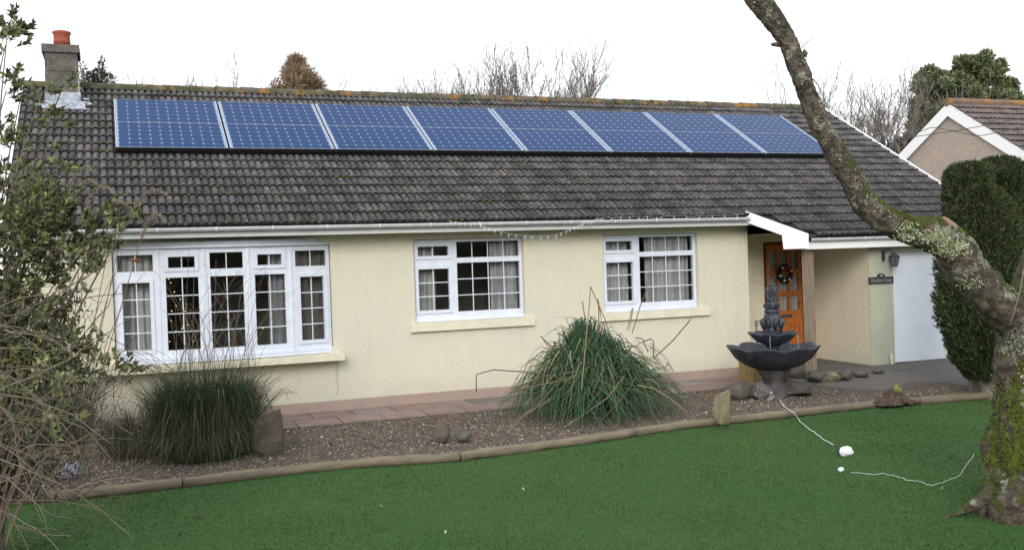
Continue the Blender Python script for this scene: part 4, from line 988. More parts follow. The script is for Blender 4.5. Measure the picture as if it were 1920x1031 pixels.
# ------------------------------------------------------------------ shrubs at the left
def leafy_shrub():
    r = np.random.default_rng(17); base = np.array(onZ(-40,930,-.2)); d0 = 7.6
    base = np.array([*(at(-30,900,d0)[:2]), ZL]); P = tag(empty('evergreen_shrub', tuple(base)), 'tall olive green evergreen shrub filling the left edge of the view', 'shrub')
    mb = MB(); lf = MB()
    GR = [(.11,.13,.06),(.075,.10,.05),(.14,.155,.06),(.19,.20,.065),(.065,.08,.05),(.13,.13,.085)]
    # clusters: pixel centre, pixel radius, number of leaves
    cl = [(14,60,28,130),(10,85,20,60),(12,170,30,110),(38,185,22,36),(80,172,14,16),(120,158,10,14),(2,225,24,50),(4,290,30,80),(55,262,26,30),(98,240,20,26),(92,292,24,30),
          (12,355,44,200),(80,345,30,60),(105,318,16,18),(40,410,70,650),(110,390,32,110),(110,395,20,50),(30,470,80,800),(110,450,60,420),(165,440,34,130),(205,425,26,80),(238,420,16,45),(175,480,38,170),(150,500,32,110),
          (40,540,75,650),(20,610,80,750),(60,660,75,650),(30,720,80,650),(120,690,45,230),(150,665,32,110),(170,690,16,30),(215,705,26,60),(240,695,12,16),(60,770,80,420),(100,620,38,110),(20,820,70,250),(95,560,30,60),(110,520,14,22)]+[(r.uniform(-360,-85), r.uniform(0,860), 55, 150) for _ in range(46)]  # trailing random clusters lie out of frame, added to shade the left lawn
    for (u,v,rp,n) in cl:
        k = 1.0; dd = d0+r.normal(0,.25); c = at(u,v,dd); rad = rp*dd/F
        # branchlets inside the cluster: leaves sit in whorls along short twigs
        nb = max(4, int(n/7.2))
        for b in range(nb):
            q = r.normal(0,1,3); q = q/np.linalg.norm(q)*rad*r.random()**.45; s = c+q; dv = q/(np.linalg.norm(q)+1e-6)*.5+np.array([.25,0,.45])+r.normal(0,.35,3); dv /= np.linalg.norm(dv); ln = r.uniform(.06,.14)
            mb.tube([s, s+dv*ln*.5, s+dv*ln], [.003,.0025,.0015], 3, cap=False, col=(.16,.115,.09))
            m_ = 13; f = r.uniform(.2,1,m_)[:,None]; pp = s+dv*ln*f
            cc = np.array(GR)*(1.0 if r.random() < .75 else 1.5); perp = r.normal(0,1,(m_,3)); leaves(lf, pp, dv[None]*.9+perp*.45, .058, .026, cc, .15, r)
    # limbs linking the clusters to the base
    for (u,v,rp,n) in cl:
        e = at(u,v,d0); mid = (base+e)/2+np.array([-.25,0,.25]); pts = bez(base+r.normal(0,.06,3)*np.array([1,1,0]), mid+r.normal(0,.08,3), e, 9)
        mb.tube(pts, np.linspace(.016,.004,9), 5, col=np.array((.15,.12,.095))*r.uniform(.7,1.2))
    mb.build('branches', m_twig, P); lf.build('leaves', m_leaf, P)
leafy_shrub()
def bare_shrub():
    r = np.random.default_rng(23); d0 = 6.2; base = np.array([*(at(-180,1000,d0)[:2]), ZL]); P = tag(empty('bare_shrub', tuple(base)), 'leafless straw coloured shrub reaching in low from the left over the lawn edge', 'shrub')
    mb = MB(); cols = [(.19,.15,.115),(.145,.115,.09),(.12,.088,.075),(.24,.195,.145)]
    main = [[(-120,640),(0,693),(60,735),(130,805),(160,870),(140,920)],[(-120,820),(0,862),(70,885),(130,920),(190,955),(236,980)],[(-60,700),(0,760),(30,800),(45,830)],[(-100,900),(0,925),(18,955),(40,1000),(56,1040)],[(-80,930),(0,950),(40,993),(75,992),(95,988)],
            [(-60,600),(0,650),(60,600),(150,560),(260,545)],[(-50,840),(0,800),(60,760),(110,722)],[(-100,780),(0,830),(60,858),(110,905),(128,948)],[(-60,880),(10,890),(50,930),(90,960),(125,972)],[(60,855),(110,830),(180,822),(250,822)],[(130,920),(170,905),(230,892),(290,903)],
            [(-40,560),(20,600),(90,560),(160,520),(205,490)],[(-50,760),(20,720),(100,690),(180,640),(250,590)],[(-30,700),(60,690),(140,650),(210,560),(228,530)],[(-60,660),(40,650),(110,660),(190,630)],[(-60,740),(60,745),(140,750),(200,760)],[(60,740),(100,790),(110,830),(60,860)],
            [(-60,430),(20,480),(60,470),(130,468)],[(-60,380),(0,350),(50,330),(90,300)],[(-80,700),(20,770),(40,880),(80,980)],[(30,850),(70,830),(120,838),(170,812)],[(-50,600),(30,560),(110,545),(190,540)],[(0,905),(60,880),(90,850),(140,845)]]
    for i in range(24):
        u0, v0 = r.uniform(-60,30), r.uniform(560,960); a = r.uniform(-.9,.55); ln = r.uniform(90,260); main.append([(u0,v0),(u0+ln*.35*math.cos(a),v0+ln*.35*math.sin(a)+r.uniform(-12,12)),(u0+ln*.7*math.cos(a+.1),v0+ln*.7*math.sin(a+.1)+r.uniform(-12,12)),(u0+ln*math.cos(a+.25),v0+ln*math.sin(a+.25))])
    for pl in main:
        dd = d0+r.normal(0,.25); q = np.array([at(u,v,dd+r.normal(0,.03)) for u,v in pl]); tt_ = np.linspace(0,len(q)-1,len(q)*3); s = np.stack([np.interp(tt_, range(len(q)), q[:,k]) for k in range(3)],1); s[1:-1] = (s[:-2]+s[1:-1]*2+s[2:])/4+r.normal(0,.004,(len(s)-2,3)); rad = r.uniform(.0045,.008) if len(pl) > 4 else r.uniform(.0025,.0045)
        col = np.array(cols[r.integers(0,4)])*r.uniform(.7,1.1); mb.tube(s, np.linspace(rad,.0018,len(s)), 5, col=col)
        for k in range(3,len(s)-1,2):
            if r.random() < .6:
                dv = (s[k+1]-s[k]); dv /= np.linalg.norm(dv); dv = dv+r.normal(0,.55,3); dv /= np.linalg.norm(dv); ln = r.uniform(.05,.25); e = s[k]+dv*ln; mb.tube([s[k],(s[k]+e)/2+r.normal(0,.01,3),e], [rad*.45,.002,.001], 3, col=col, cap=False)
                if r.random() < .3: mb.tube([e, e+dv*.02], [.004,.002], 4, col=(.16,.07,.05))
    for i in range(10):
        s = np.array([base[0]+r.normal(0,.08),base[1]+r.normal(0,.08),ZL]); e = at(r.uniform(-140,-40), r.uniform(620,900), d0); mb.tube(bez(s,(s+e)/2+r.normal(0,.1,3),e,7), np.linspace(.014,.006,7), 5, col=(.2,.16,.12))
    mb.build('branches', m_twig, P)
    lf = MB(); Pp = np.array([at(242,486,d0), at(248,488,d0)]); leaves(lf, Pp, np.array([[1.,0,.0],[1,.2,-.2]]), .05, .02, [(.22,.06,.03)], .1, r); lf.build('last_leaves', m_leaf, P)
bare_shrub()
def tangle():
    r = np.random.default_rng(37); d0 = 7.9; base = np.array([*(at(20,900,d0)[:2]), ZL]); P = tag(empty('tangled_shrub', tuple(base)), 'dense brown tangle of dry stems and dull leaves low at the left corner', 'shrub'); mb = MB(); lf = MB()
    C4 = [(.13,.10,.075),(.10,.08,.06),(.17,.13,.09),(.08,.07,.05)]
    for i in range(520):
        u, v = r.normal(20,75), r.uniform(560,930); s = at(u, min(940,v+r.uniform(60,160)), d0+r.normal(0,.3)); s[2] = max(s[2], ZL); e = at(u+r.normal(25,55), v, d0+r.normal(0,.3)); e[2] = max(e[2], ZL+.02)
        mb.tube(bez(s, (s+e)/2+r.normal(0,.08,3), e, 5), np.linspace(.004,.0015,5), 3, col=np.array(C4[r.integers(0,4)])*r.uniform(.7,1.3), cap=False)
    n = 5200; u = r.normal(15,70,n); v = r.uniform(560,910,n); keep = u < 175-(v-560)*.05; Pp = np.array([at(a,b,d0+.25+r.normal(0,.3)) for a,b in zip(u[keep],v[keep])]); Pp[:,2] = np.maximum(Pp[:,2], ZL+.01)
    leaves(lf, Pp, r.normal(0,1,(len(Pp),3))*.6+np.array([[.1,0,.4]]), .055, .02, [(.07,.08,.04),(.05,.058,.034),(.09,.08,.05),(.10,.075,.05)], .5, r)
    mb.build('stems', m_twig, P); lf.build('leaves', m_leaf, P)
tangle()
p = onZ(135,905,-.2); m_bag = mat('blue_white_plastic', (.26,.29,.37), .4, (.12,.12,.14), 9, .4, .6)
mb = MB(); blob(mb, (p[0],p[1]+.1,-.1), .11,.08,.09,14,9,.25,random.Random(4)); tag(mb.build('plastic_sack', m_bag, loc=(p[0],p[1]+.1,-.2)), 'bluish white plastic sack half hidden behind the bare twigs', 'plastic sack')

# ------------------------------------------------------------------ big mossy tree at the right
def bark_mat():
    M = mat('lichen_bark', (.15,.12,.095), .95, (.27,.20,.155), 9, .48, .60, (.075,.062,.05), 15, .46, .60, bump=1., bscale=55, detail=8); M.node_tree.nodes['Bump'].inputs['Distance'].default_value = .06
    N, L, b = nodes(M); src = b.inputs['Base Color'].links[0].from_socket
    ge = N.new('ShaderNodeNewGeometry'); sx = N.new('ShaderNodeSeparateXYZ'); L.new(ge.outputs['Normal'], sx.inputs[0]); tc = N.new('ShaderNodeTexCoord')
    n1 = N.new('ShaderNodeTexNoise'); n1.inputs['Scale'].default_value = 5; n1.inputs['Detail'].default_value = 6; L.new(tc.outputs['Object'], n1.inputs[0])
    ad = N.new('ShaderNodeMath'); ad.operation = 'MULTIPLY_ADD'; ad.inputs[1].default_value = .35; L.new(sx.outputs[2], ad.inputs[0]); L.new(n1.outputs[0], ad.inputs[2])
    mr = N.new('ShaderNodeMapRange'); mr.inputs[1].default_value = .58; mr.inputs[2].default_value = .70; L.new(ad.outputs[0], mr.inputs[0])
    m1 = N.new('ShaderNodeMix'); m1.data_type = 'RGBA'; L.new(mr.outputs[0], m1.inputs[0]); L.new(src, m1.inputs[6]); m1.inputs[7].default_value = (.075,.095,.020,1)
    n2 = N.new('ShaderNodeTexNoise'); n2.inputs['Scale'].default_value = 6; n2.inputs['Detail'].default_value = 7; n2.inputs['Roughness'].default_value = .7; L.new(tc.outputs['Object'], n2.inputs[0])
    mr2 = N.new('ShaderNodeMapRange'); mr2.inputs[1].default_value = .565; mr2.inputs[2].default_value = .61; L.new(n2.outputs[0], mr2.inputs[0])
    m2 = N.new('ShaderNodeMix'); m2.data_type = 'RGBA'; L.new(mr2.outputs[0], m2.inputs[0]); L.new(m1.outputs[2], m2.inputs[6]); m2.inputs[7].default_value = (.36,.37,.29,1)
    L.new(m2.outputs[2], b.inputs['Base Color']); return M
m_bark = bark_mat()
def big_tree():
    base = onZ(1955,966,ZL); d0 = dist(base)+.1; P = tag(empty('old_tree', tuple(base)), 'leaning mossy lichen covered tree with a sawn off limb in the right foreground', 'tree')
    r = np.random.default_rng(2)
    def limb(px, n=28, name='limb', rough=.06, sub=9, close=True):
        cen = np.array([at(u,v,d) for u,v,rp,d in px]); rad = np.array([rp*d/F for u,v,rp,d in px]); k = len(px); t = np.linspace(0,k-1,(k-1)*sub+1)
        # smooth interpolation
        def cr(a):
            out = []
            for x in t:
                i = min(int(x),k-2); f = x-i; p0 = a[max(i-1,0)]; p1 = a[i]; p2 = a[i+1]; p3 = a[min(i+2,k-1)]
                out.append(.5*((2*p1)+(-p0+p2)*f+(2*p0-5*p1+4*p2-p3)*f*f+(-p0+3*p1-3*p2+p3)*f**3))
            return np.array(out)
        return cr(cen), cr(rad)
    mb = MB()
    def sweep(c, rad, n=36, flare=None, amp=.07, sd=0):
        rs = np.random.default_rng(sd); ph = rs.uniform(0,6.28,12); T = np.gradient(c,axis=0); T /= np.linalg.norm(T,axis=1)[:,None]; u = np.cross(T[0],[0,1.,0]); V = []
        for i in range(len(c)):
            u = u-T[i]*(u@T[i]); u /= np.linalg.norm(u); w_ = np.cross(T[i],u)
            for j in range(n):
                a = 2*math.pi*j/n; s = i*.55
                q = 1+amp*(.5*math.sin(2*a+ph[0]+s*.5)+.45*math.sin(3*a+ph[1]-s*.7)+.35*math.sin(5*a+ph[2]+s*.9)+.3*math.sin(8*a+ph[3]+1.7*s))+rs.uniform(-.038,.038)+.05*math.sin(11*a+2.3*s+ph[4])*math.sin(1.9*s+ph[5])
                if flare is not None: q *= 1+flare[i]*(.5+.5*math.sin(5*a+1.0))*1.0
                V.append(c[i]+rad[i]*q*(math.cos(a)*u+math.sin(a)*w_))
        mb.add(V, [(i*n+j,i*n+(j+1)%n,(i+1)*n+(j+1)%n,(i+1)*n+j) for i in range(len(c)-1) for j in range(n)]+[tuple(range(n))[::-1], tuple((len(c)-1)*n+j for j in range(n))])
    D = d0
    c, rd = limb([(1962,985,118,D),(1958,940,108,D),(1958,880,99,D),(1955,800,92,D),(1950,720,80,D),(1946,650,70,D-.02),(1945,590,60,D-.05),(1962,520,52,D-.05),(1990,440,48,D),(2030,330,42,D+.1),(2050,200,36,D+.2)])
    fl = np.zeros(len(c)); fl[:15] = np.linspace(.5,0,15); sweep(c, rd, 52, fl, .08, 1)
    c2, r2 = limb([(1950,632,44,D-.02),(1890,582,41,D-.06),(1850,546,36,D-.12),(1815,508,35,D-.18),(1786,466,36,D-.22),(1752,440,32,D-.26),(1710,434,27,D-.30),(1672,418,25,D-.32),(1640,398,24,D-.34),(1612,370,22,D-.36),(1594,333,20,D-.38),(1574,300,21,D-.4),(1551,258,19,D-.42),(1530,218,18,D-.45),(1514,175,17.5,D-.47),(1500,138,18,D-.5),(1487,103,16.5,D-.5),(1472,70,17.5,D-.5),(1448,33,19,D-.52),(1418,-3,21,D-.54),(1390,-50,19,D-.56),(1372,-120,17,D-.6),(1340,-220,14,D-.6)])
    sweep(c2, r2, 42, None, .10, 2)
    # roots
    for (px, rr_) in [([(1880,900),(1835,940),(1790,957),(1745,968)],[.10,.06,.03,.008]),([(1905,930),(1880,960),(1850,978)],[.14,.08,.03]),([(1930,950),(1915,985),(1900,1010)],[.15,.09,.03]),([(1985,930),(2030,965),(2070,985)],[.15,.08,.03]),([(1865,880),(1848,905),(1832,925)],[.08,.05,.02])]:
        q = [at(u,v,D-.05-.15*i*0) for i,(u,v) in enumerate(px)]; zq_ = [.26,.06,-.02,-.035] if len(q) > 3 else [.28,.08,-.03]; q2 = [np.array([p_[0],p_[1],ZL+z_]) for p_,z_ in zip(q,zq_)]; mb.tube(np.array([np.array(bez(q2[0],q2[1],q2[-1],8))[i] for i in range(8)]), np.interp(np.linspace(0,1,8), np.linspace(0,1,len(rr_)), rr_), 12)
    # cut stub and small snags
    ax = RR[0]*.42+RR[1]*.72-fwd*.45; ax /= np.linalg.norm(ax); e = at(1781,417,D-.36); s = e-ax*.16; mb.tube([s,(s+e)/2,e], [.10,.084,.074], 18)
    s = at(1462,84,D-.5); e = at(1448,84,D-.55); mb.tube([s,e], [.022,.014], 8)
    s = at(1505,100,D-.5); mb.tube([s, at(1513,103,D-.5)], [.035,.02], 8)
    mb.build('trunk', m_bark, P, smooth=True)
    dv = ax; cc = MB(); ctr = at(1781,417,D-.36)+dv*.004
    u = np.cross(dv,[0,1,0]); u /= np.linalg.norm(u); w_ = np.cross(dv,u); cc.add([ctr+.072*(math.cos(a)*u+math.sin(a)*w_) for a in np.linspace(0,2*math.pi,20)[:-1]]+[ctr+dv*.006], [(i,(i+1)%19,19) for i in range(19)]); cc.build('sawn_face', m_cut, P)
    # foliose lichen tufts
    lb = MB(); rr_ = random.Random(3); rl = np.random.default_rng(3)
    LC = [(.50,.54,.31),(.40,.45,.26),(.56,.60,.40),(.36,.38,.27)]; GC = [(.33,.34,.27),(.27,.28,.23),(.39,.40,.32)]
    def onlimb(uu, vv, cc_, rd_, dd):
        q = at(uu,vv,dd); k = int(np.argmin(np.linalg.norm(cc_-q,axis=1))); o_ = q-cc_[k]; o_ = o_-fwd*(o_@fwd); l = np.linalg.norm(o_)
        if l > rd_[k]*1.03: o_ = o_/l*rd_[k]*1.03; l = rd_[k]*1.03
        return cc_[k]+o_-fwd*math.sqrt(max(0,(rd_[k]*1.05)**2-l*l)), (o_-fwd*.6*rd_[k])
    def patch(u, v, wu, wv, n, dd, s=.012, cc_=None, rd_=None, cols=LC):
        P_, N_ = [], []
        for i in range(n*5):
            p_, nn = onlimb(rr_.gauss(u,wu/2.3), rr_.gauss(v,wv/2.3), c2 if cc_ is None else cc_, r2 if rd_ is None else rd_, dd); P_.append(p_); N_.append(nn/np.linalg.norm(nn))
        leaves(lb, np.array(P_), np.array(N_)*.5, s*1.5, s*1.5, cols, .7, rl)
    patch(1690,437,20,17,80,D-.3); patch(1742,446,34,12,100,D-.3); patch(1775,466,34,18,120,D-.28); patch(1812,530,24,14,30,D-.2,.009); patch(1908,700,18,22,110,D,.014,c,rd); patch(1895,620,12,40,60,D,.010,c,rd,GC); patch(1898,650,14,16,50,D,.010,c,rd,GC); patch(1623,376,14,8,22,D-.35,.008); patch(1905,820,20,34,40,D,.009,c,rd,GC); patch(1880,640,8,40,40,D,.009,c,rd,GC)
    for i in range(55):      # small scattered rosettes up the limb
        k = rr_.randrange(45,len(c2)-16); q = c2[k]+RR[0]*rr_.uniform(-.9,.9)*r2[k]; n_l = 6
        P_ = q[None]+rl.normal(0,.016,(n_l,3)); P_ = np.array([onlimb(960+F*((x-CAM)@RR[0])/((x-CAM)@fwd), 515.5-F*((x-CAM)@RR[1])/((x-CAM)@fwd), c2, r2, dist(x))[0] for x in P_]); leaves(lb, P_, np.tile(-fwd*.5,(n_l,1)), .014, .014, GC, .7, rl)
    lb.build('lichen', mat('lichen_frond', (1,1,1), .95, attr=True), P)['kind'] = 'stuff'
    mo = MB()
    for i in range(1500):     # moss fuzz along the upper side of the low limb and the trunk's left flank
        k = rr_.randrange(30,105); upv = np.array([0,0,1.]); t_ = c2[k+1]-c2[k]; t_ /= np.linalg.norm(t_); upv = upv-t_*(upv@t_); upv /= np.linalg.norm(upv); side = np.cross(t_,upv); a = rr_.gauss(0,.55)
        if abs(a) > 1.3: continue
        p_ = c2[k]+(upv*math.cos(a)+side*math.sin(a))*r2[k]*1.02; blob(mo, p_, .010,.010,.007,5,3,.3,rr_)
    for i in range(3600):
        u = rr_.gauss(0,1.6); t = rr_.random(); uu = 1908-40*t+u*9; vv = 672+210*t+rr_.gauss(0,22); k = int(np.argmin([abs(c[q][2]-at(uu,vv,D)[2]) for q in range(len(c))])); p_ = at(uu,vv,D); o_ = (p_-c[k])@RR[0]; o_ = max(-rd[k]*.99,min(rd[k]*.99,o_)); p_ = p_-fwd*math.sqrt(max(1e-4,rd[k]**2-o_**2))*1.03; blob(mo, p_, .011,.008,.009,5,3,.3,rr_)
    mo.build('moss', m_moss, P)['kind'] = 'stuff'
    tw = MB(); rs = np.random.default_rng(5)
    for pl, ra in [([(1504,90),(1512,80),(1523,72),(1528,70)],.004),([(1511,97),(1513,110),(1510,115)],.006),([(1524,148),(1534,160),(1548,190),(1556,212)],.006),([(1920,505),(1912,548),(1900,590),(1893,610)],.006)]:
        tw.tube([at(u,v,D-.45) for u,v in pl], np.linspace(ra,.002,len(pl)), 4, col=(.2,.19,.16))
    tw.build('twigs', m_twig, P)
big_tree()

# ------------------------------------------------------------------ conifers beside the garage
def conifer_column(u0, u1, vt, vb, d, label, seed, bulge=None, n=26000, topflat=.25):
    """clipped upright conifer: width profile in photo pixels at real distance d"""
    r = np.random.default_rng(seed); base = np.array([*(at((u0+u1)/2, 600, d)[:2]), dz(-2.5)-.06]); P = tag(empty('conifer', tuple(base)), label, 'conifer', 'clipped conifers by the garage'); sc = d/F
    ztop = at((u0+u1)/2, vt, d)[2]; zb = at((u0+u1)/2, vb, d)[2]; H = ztop-zb; W_ = (u1-u0)*sc/2
    t = r.random(n); a = r.uniform(0,6.283,n); ph = r.uniform(0,6.28,6)
    prof_ = np.where(t > 1-topflat*.5, np.sqrt(np.maximum(0,1-((t-(1-topflat*.5))/(topflat*.5))**2))*.9+.05, 1.)*np.where(t < .12, .55+t/.12*.45, 1)*(bulge(t) if bulge else 1)
    lump = 1+.07*np.sin(3*a+9*t+ph[0])+.06*np.sin(5*a-17*t+ph[1])+.05*np.sin(9*a+31*t+ph[2])+r.normal(0,.035,n); depth = 1-.22*r.random(n)**2.5
    rad = W_*prof_*lump*depth; X = base[0]+rad*np.cos(a); Y = base[1]+rad*np.sin(a); Z = zb+H*t
    lf = MB(); Nn = np.stack([np.cos(a)*.7,np.sin(a)*.7,.75+0*a],1)
    tone = [(.050,.074,.028),(.040,.060,.025),(.064,.088,.032),(.032,.048,.022),(.072,.085,.038)]
    leaves(lf, np.stack([X,Y,Z],1), Nn, .075, .022, tone, .35, r)
    brn = r.random(n//12); k = len(brn); t2 = r.random(k); a2 = r.uniform(0,6.28,k); rad2 = W_*.9*(bulge(t2) if bulge else 1)*np.where(t2 < .12,.55+t2/.12*.45,1)*np.where(t2 > .9,.6,1.)
    leaves(lf, np.stack([base[0]+rad2*np.cos(a2),base[1]+rad2*np.sin(a2),zb+H*t2],1), np.stack([np.cos(a2),np.sin(a2),.3+0*a2],1), .06,.014, [(.08,.055,.035)], .5, r)
    lf.build('foliage', m_leaf, P)
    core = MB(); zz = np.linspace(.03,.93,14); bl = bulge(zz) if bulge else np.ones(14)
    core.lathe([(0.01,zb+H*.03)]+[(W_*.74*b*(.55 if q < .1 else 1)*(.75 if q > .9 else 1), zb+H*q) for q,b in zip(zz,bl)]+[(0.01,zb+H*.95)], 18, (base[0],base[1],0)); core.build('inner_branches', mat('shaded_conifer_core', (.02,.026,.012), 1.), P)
    tk = MB(); tk.tube([(base[0],base[1],base[2]-.1),(base[0]+.02,base[1],zb+.3)], [.09,.07], 9); tk.build('trunk', m_barkbg, P)
DC = 14.9
conifer_column(1784,1862,308,690,DC,'left of two clipped dark conifers beside the garage, notched flat top',61, n=26000, topflat=.10, bulge=lambda t: 1+.0*t)
conifer_column(1840,1924,298,690,DC+.3,'right of two clipped dark conifers, behind the leaning tree limb',62, n=26000, topflat=.12)
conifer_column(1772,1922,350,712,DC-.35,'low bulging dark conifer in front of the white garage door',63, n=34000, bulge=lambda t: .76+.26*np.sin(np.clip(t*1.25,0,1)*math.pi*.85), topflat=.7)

# ------------------------------------------------------------------ neighbour's house
NX = 20.; ya, za = 5.28, 5.62; tp = math.tan(R_(32.75)); NB = tag(empty('neighbour_house', (NX,ya,-.3)), 'neighbouring house with pink pebbledash gable and white barge boards', 'house')
def gz(y, off=0): return za-abs(y-ya)*tp+off
yl, yr_ = 9.6, .4
mb = MB(); off = -.12
prism(mb, [(NX+.07,yr_+.3,-.3),(NX+.07,yr_+.3,gz(yr_+.3,off)),(NX+.07,ya,gz(ya,off)),(NX+.07,yl-.3,gz(yl-.3,off)),(NX+.07,yl-.3,-.3)], np.array([9.,0,0])); mb.build('wall', m_nb_wall, NB)
mb = MB()
for y2 in (yr_, yl):
    P = [(NX,ya,gz(ya)),(NX,y2,gz(y2)),(NX,y2,gz(y2)-.34),(NX,ya,gz(ya)-.34-.0)]; prism(mb, P, np.array([.04,0,0])); mb.build('barge_board', m_barge, NB); mb = MB()
mb = MB()
for y2 in (yr_, yl):
    P = [(NX+.04,ya,gz(ya)-.05),(NX+.04,y2,gz(y2)-.05),(NX+.04,y2,gz(y2)-.08),(NX+.04,ya,gz(ya)-.08)]; prism(mb, P, np.array([9.3,0,0]))
ndk = mb
V, Fc, Cc = [], [], []; r = random.Random(4); Ls = (ya-yr_)/math.cos(math.atan(tp)); m_tile2 = mat('brown_roof_tile', (.15,.115,.105), .9, (.10,.08,.075), 5, attr=True, bump=.3)
ca, sa = math.cos(math.atan(tp)), math.sin(math.atan(tp))
for side, yy in ((-1,yr_),(1,yl)):
    L_ = abs(ya-yy)/ca; k = 0
    while k*.32 < L_:
        s0, s1 = k*.32, min(k*.32+.34, L_)
        x = NX-.02
        while x < NX+9.3:
            tone = r.uniform(.8,1.25); o = len(V)
            for px, h in ((0,0),(.04,.02),(.10,.02),(.14,0),(.16,.0),(.2,.02),(.26,.02),(.3,.0)):
                for s, hh in ((s0,.045),(s1,.01)):
                    y = yy-side*s*ca; z = gz(yy)+s*sa; V.append((x+px, y+side*(h+hh)*sa, z+(h+hh)*ca))
            for i in range(7): Fc.append((o+2*i,o+2*i+2,o+2*i+3,o+2*i+1)); Cc.append((tone,tone,tone))
            for i in range(7):
                pass
            x += .3
        k += 1
mt = MB(); mt.add(V, Fc, np.array(Cc)); nr = mt.build('roof', m_tile2, NB); ndk.build('roof_deck', m_deck, nr)
mb = MB(); m_orl = mat('orange_lichen_ridge', (.15,.11,.09), .9, (.30,.16,.04), 3.2, .47, .62)
mb.tube([(NX-.02,ya,za+.02),(NX+9.3,ya,za+.02)], .11, 10); mb.build('ridge_tiles', m_orl, nr)
p = at(1781,222,dist((NX,ya,5))-.1); mb = MB(); mb.tube([(NX+.28,p[1],p[2]),(NX+.12,p[1],p[2])],.05,8); mb.build('gable_lamp', m_white, NB)
# telephone wires
for pl, l_ in (([(1700,259),(1745,252),(1795,245),(1860,233),(1925,220)],'thin dark overhead wire crossing the neighbour gable, upper of two'),([(1640,268),(1710,253),(1749,238),(1835,256),(1925,236)],'thin dark overhead wire, lower of two at the right edge')):
    mb = MB(); q = [at(u,v,17.) for u,v in pl]; q.append(at(2300,190,17.)); s = np.array(q); tt_ = np.linspace(0,len(s)-1,30); s2 = np.stack([np.interp(tt_,range(len(s)),s[:,k]) for k in range(3)],1); mb.tube(s2, .006, 4); tag(mb.build('overhead_wire', m_iron, loc=tuple(q[0])), l_, 'wire')

# ------------------------------------------------------------------ trees behind the roof
def bare(u, vtop, d, label, seed, spread=.42, lean=(0,0), depth=6, kids=(2,4), r0=.10, zb=-.3, mcol=None):
    rs = np.random.default_rng(seed); top = at(u, vtop, d); H = top[2]-zb; base = np.array([top[0]-lean[0]*H, top[1], zb]); P = tag(empty('bare_tree', tuple(base)), label, 'tree', 'leafless trees behind the bungalow')
    mb = MB(); ns = rs.integers(4,6); zc = top[2]-3.3*d/26; wv = .95*d/26
    for k in range(ns):
        o = np.array([(k/(ns-1)-.5)*2*wv+rs.normal(0,.12), rs.normal(0,.5), rs.uniform(-.5,.3)]); q = np.array([top[0]-lean[0]*2.5, top[1], zc])+o; s0 = base+np.array([o[0]*.15,o[1]*.2,0])
        mb.tube(bez(s0, (s0+q)/2+np.array([o[0]*.1,0,.5]), q, 7), np.linspace(r0*.8,.042*d/26,7), 5, cap=False)
        branch_tree(mb, q, (lean[0]*1.6+o[0]*.14, 0, 1), 1.15*d/26*rs.uniform(.8,1.15), .036*d/26, 4, rs, spread, .34, 4, None, .76, 4, .0055*(d/26)**.6, (3,4))
    V = np.concatenate(mb.v); zs = np.percentile(V[V[:,2] > zc][:,2], 99.3); k = (top[2]-zb)/(zs-zb); mb.v = [(v-base)*np.array([1,1,k])+base for v in mb.v]
    mb.build('trunk', mcol or m_barkbg, P)
bt = [(330,152,26,'small leafless tree tips left of the group above the ridge',1,.4,(.03,0),5),(382,142,27,'thin leafless tree showing above the ridge right of the small tips',2,.4,(.06,0),5),(465,138,26,'leafless tree just left of the brown conifer above the ridge',3,.42,(.08,0),5),
      (790,150,27,'low leafless willow tips at the left of the middle group above the ridge',4,.42,(.10,0),5),(850,140,26,'leafless tree in the middle group, left of the tallest one',5,.42,(.07,0),5),(905,112,27,'slender leafless tree beside the tallest one above the ridge',6,.4,(.03,0),6),(985,84,26,'tallest leafless tree, wind bent, above the middle of the ridge',7,.42,(.08,0),6),(1045,122,27,'leafless tree leaning right at the right end of the middle group',8,.45,(.14,0),6),
      (1430,180,34,'faint leafless tips above the right part of the ridge',9,.42,(0,0),5),(1535,112,36,'leafless tree partly behind the leaning mossy limb',10,.4,(.05,0),6),(1590,160,37,'leafless tree just right of the mossy limb above the roof edge',11,.4,(.04,0),6),(1640,180,38,'tangled leafless tree above the white roof edge',12,.45,(.0,0),6),(1695,135,39,'leafless tree left of the dark pine',13,.45,(-.04,0),6)]
for u,vt,d,l_,sd,sprd,ln,dp2 in bt: bare(u,vt,d,l_,sd,sprd,ln,6,r0=.10 if d < 30 else .13)
def crown_tree(blobs, d, base_u, label, seed, cols, name, cat, leaf=(.12,.03), trunk_r=.18, dens=1.0, jit=.7, zb=-.3):
    r = np.random.default_rng(seed); b = at(base_u,300,d); base = np.array([b[0],b[1],zb]); P = tag(empty(name, tuple(base)), label, cat); lf = MB(); tk = MB()
    for (u,v,ru,rv,n) in blobs:
        dd = d+r.normal(0,.4); c = at(u,v,dd); n = int(n*dens); q = r.normal(0,1,(n,3)); q /= np.linalg.norm(q,axis=1)[:,None]; f = (r.random(n)**.35)[:,None]; ph = r.uniform(0,6.28,3)
        lump = (1+.16*np.sin(q[:,0]*7+ph[0])*np.sin(q[:,2]*6+ph[1]))[:,None]; pp = c+q*f*lump*np.array([[ru*dd/F, ru*dd/F, rv*dd/F]])
        cc = np.array(cols)*r.uniform(.8,1.2); leaves(lf, pp, q+np.array([[0,0,.4]]), leaf[0], leaf[1], cc, jit, r)
        tk.tube(bez(base+np.array([0,0,(c[2]-zb)*.3]), (base+c)/2+np.array([0,0,.5]), c, 6), np.linspace(trunk_r*.5,.02,6), 5)
    tk.tube([base, base+np.array([0,0,2.]), base+np.array([0.05,0,3.5])], [trunk_r,trunk_r*.8,trunk_r*.6], 8)
    lf.build('crown', m_leaf, P); tk.build('trunk', m_barkbg, P)
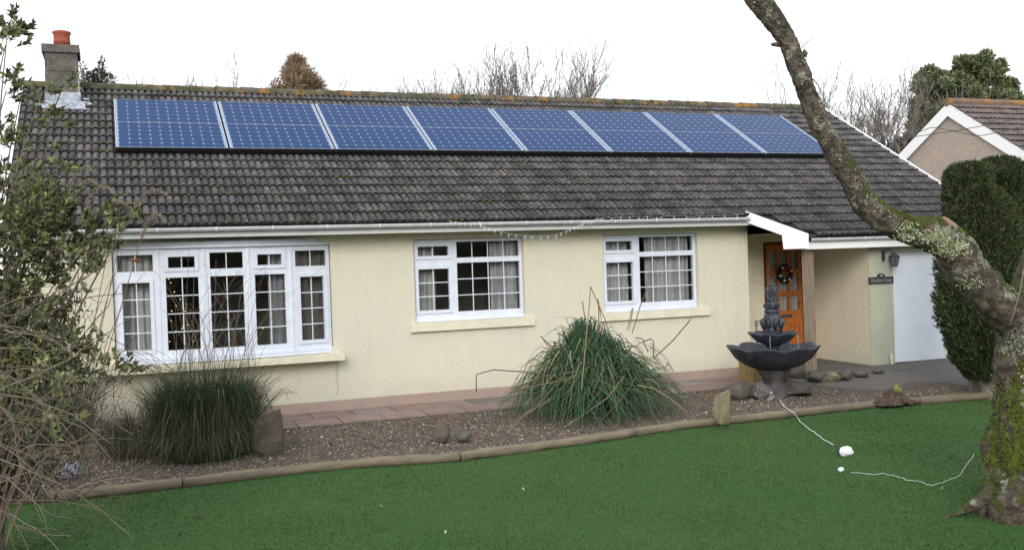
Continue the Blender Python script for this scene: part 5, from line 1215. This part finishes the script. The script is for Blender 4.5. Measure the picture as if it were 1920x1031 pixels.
gp = [(.14,.18,.085),(.10,.14,.07),(.18,.21,.09),(.21,.22,.10),(.085,.115,.065)]
r = np.random.default_rng(77); bl = []
for (u,v,ru,rv,n) in [(1810,140,62,38,30),(1745,170,36,42,16),(1790,190,80,60,34),(1735,215,32,34,12),(1860,185,50,45,22),(1905,205,28,24,9),(1850,125,36,22,10),(1895,165,16,20,5),(1780,230,60,36,16),(1725,250,20,24,6)]:
    for k in range(n):
        a = r.uniform(0,6.28); q = math.sqrt(r.random())*.92; bl.append((u+ru*q*math.cos(a), v+rv*q*math.sin(a), r.uniform(9,17), r.uniform(6,10), 330))
crown_tree(bl, 40., 1800, 'large rounded dark green pine rising behind the neighbouring house', 51, gp, 'pine_tree', 'tree', (.17,.07), .3)
r = np.random.default_rng(78); bl = []
for k in range(60):
    t = r.random()**.75; bl.append((556+r.uniform(-1,1)*62*t+t*3, 108+82*t, 5+6*t, 8+5*t, 150))
crown_tree(bl, 25., 556, 'conical brown conifer standing behind the ridge left of centre', 52, [(.28,.17,.11),(.20,.13,.085),(.33,.21,.14),(.12,.12,.07)], 'brown_conifer', 'tree', (.22,.018), .12, jit=.9)
crown_tree([(165,150,18,16,500),(185,145,15,14,360),(190,128,6,14,110),(200,150,14,12,260),(155,128,5,10,50),(175,165,26,14,600),(192,115,4,8,40)], 22., 172, 'dark drooping evergreen tree top right behind the chimney', 53, [(.03,.045,.022),(.022,.035,.018),(.045,.055,.025),(.05,.035,.02)], 'evergreen_tree', 'tree', (.09,.022), .1)
bl = []
for k in range(26): bl.append((r.uniform(1640,1720), r.uniform(262,300), r.uniform(8,14), r.uniform(7,11), 130))
crown_tree(bl, 38., 1685, 'low dark evergreen bush in the gap between the two roofs', 54, [(.05,.055,.03),(.03,.04,.02),(.07,.06,.04)], 'bush', 'bush', (.11,.03), .1)

# behind the camera: an unseen tall hedge, added to darken reflections in the glass
HG = tag(empty('reflection_hedge', (4,-32,ZL)), 'tall dark hedge added out of view opposite the bungalow to darken window reflections', 'hedge')
lf = MB(); r = np.random.default_rng(91); n = 26000; X = r.uniform(-26,34,n); top = 5.2+1.6*np.sin(X*.5)+.8*np.sin(X*1.7); Z = ZL+(top-ZL)*r.random(n)**.8; Y = -32+r.normal(0,.7,n)
leaves(lf, np.stack([X,Y,Z],1), np.stack([0*X,.6+0*X,.5+0*X],1), .55, .28, [(.09,.12,.06),(.07,.09,.05),(.12,.14,.08)], .7, r); lf.build('foliage', m_leaf, HG)
mb = MB(); mb.box(-26,34,-33,-32.2,ZL-.05,4.0); mb.build('inner_branches', m_deck, HG)
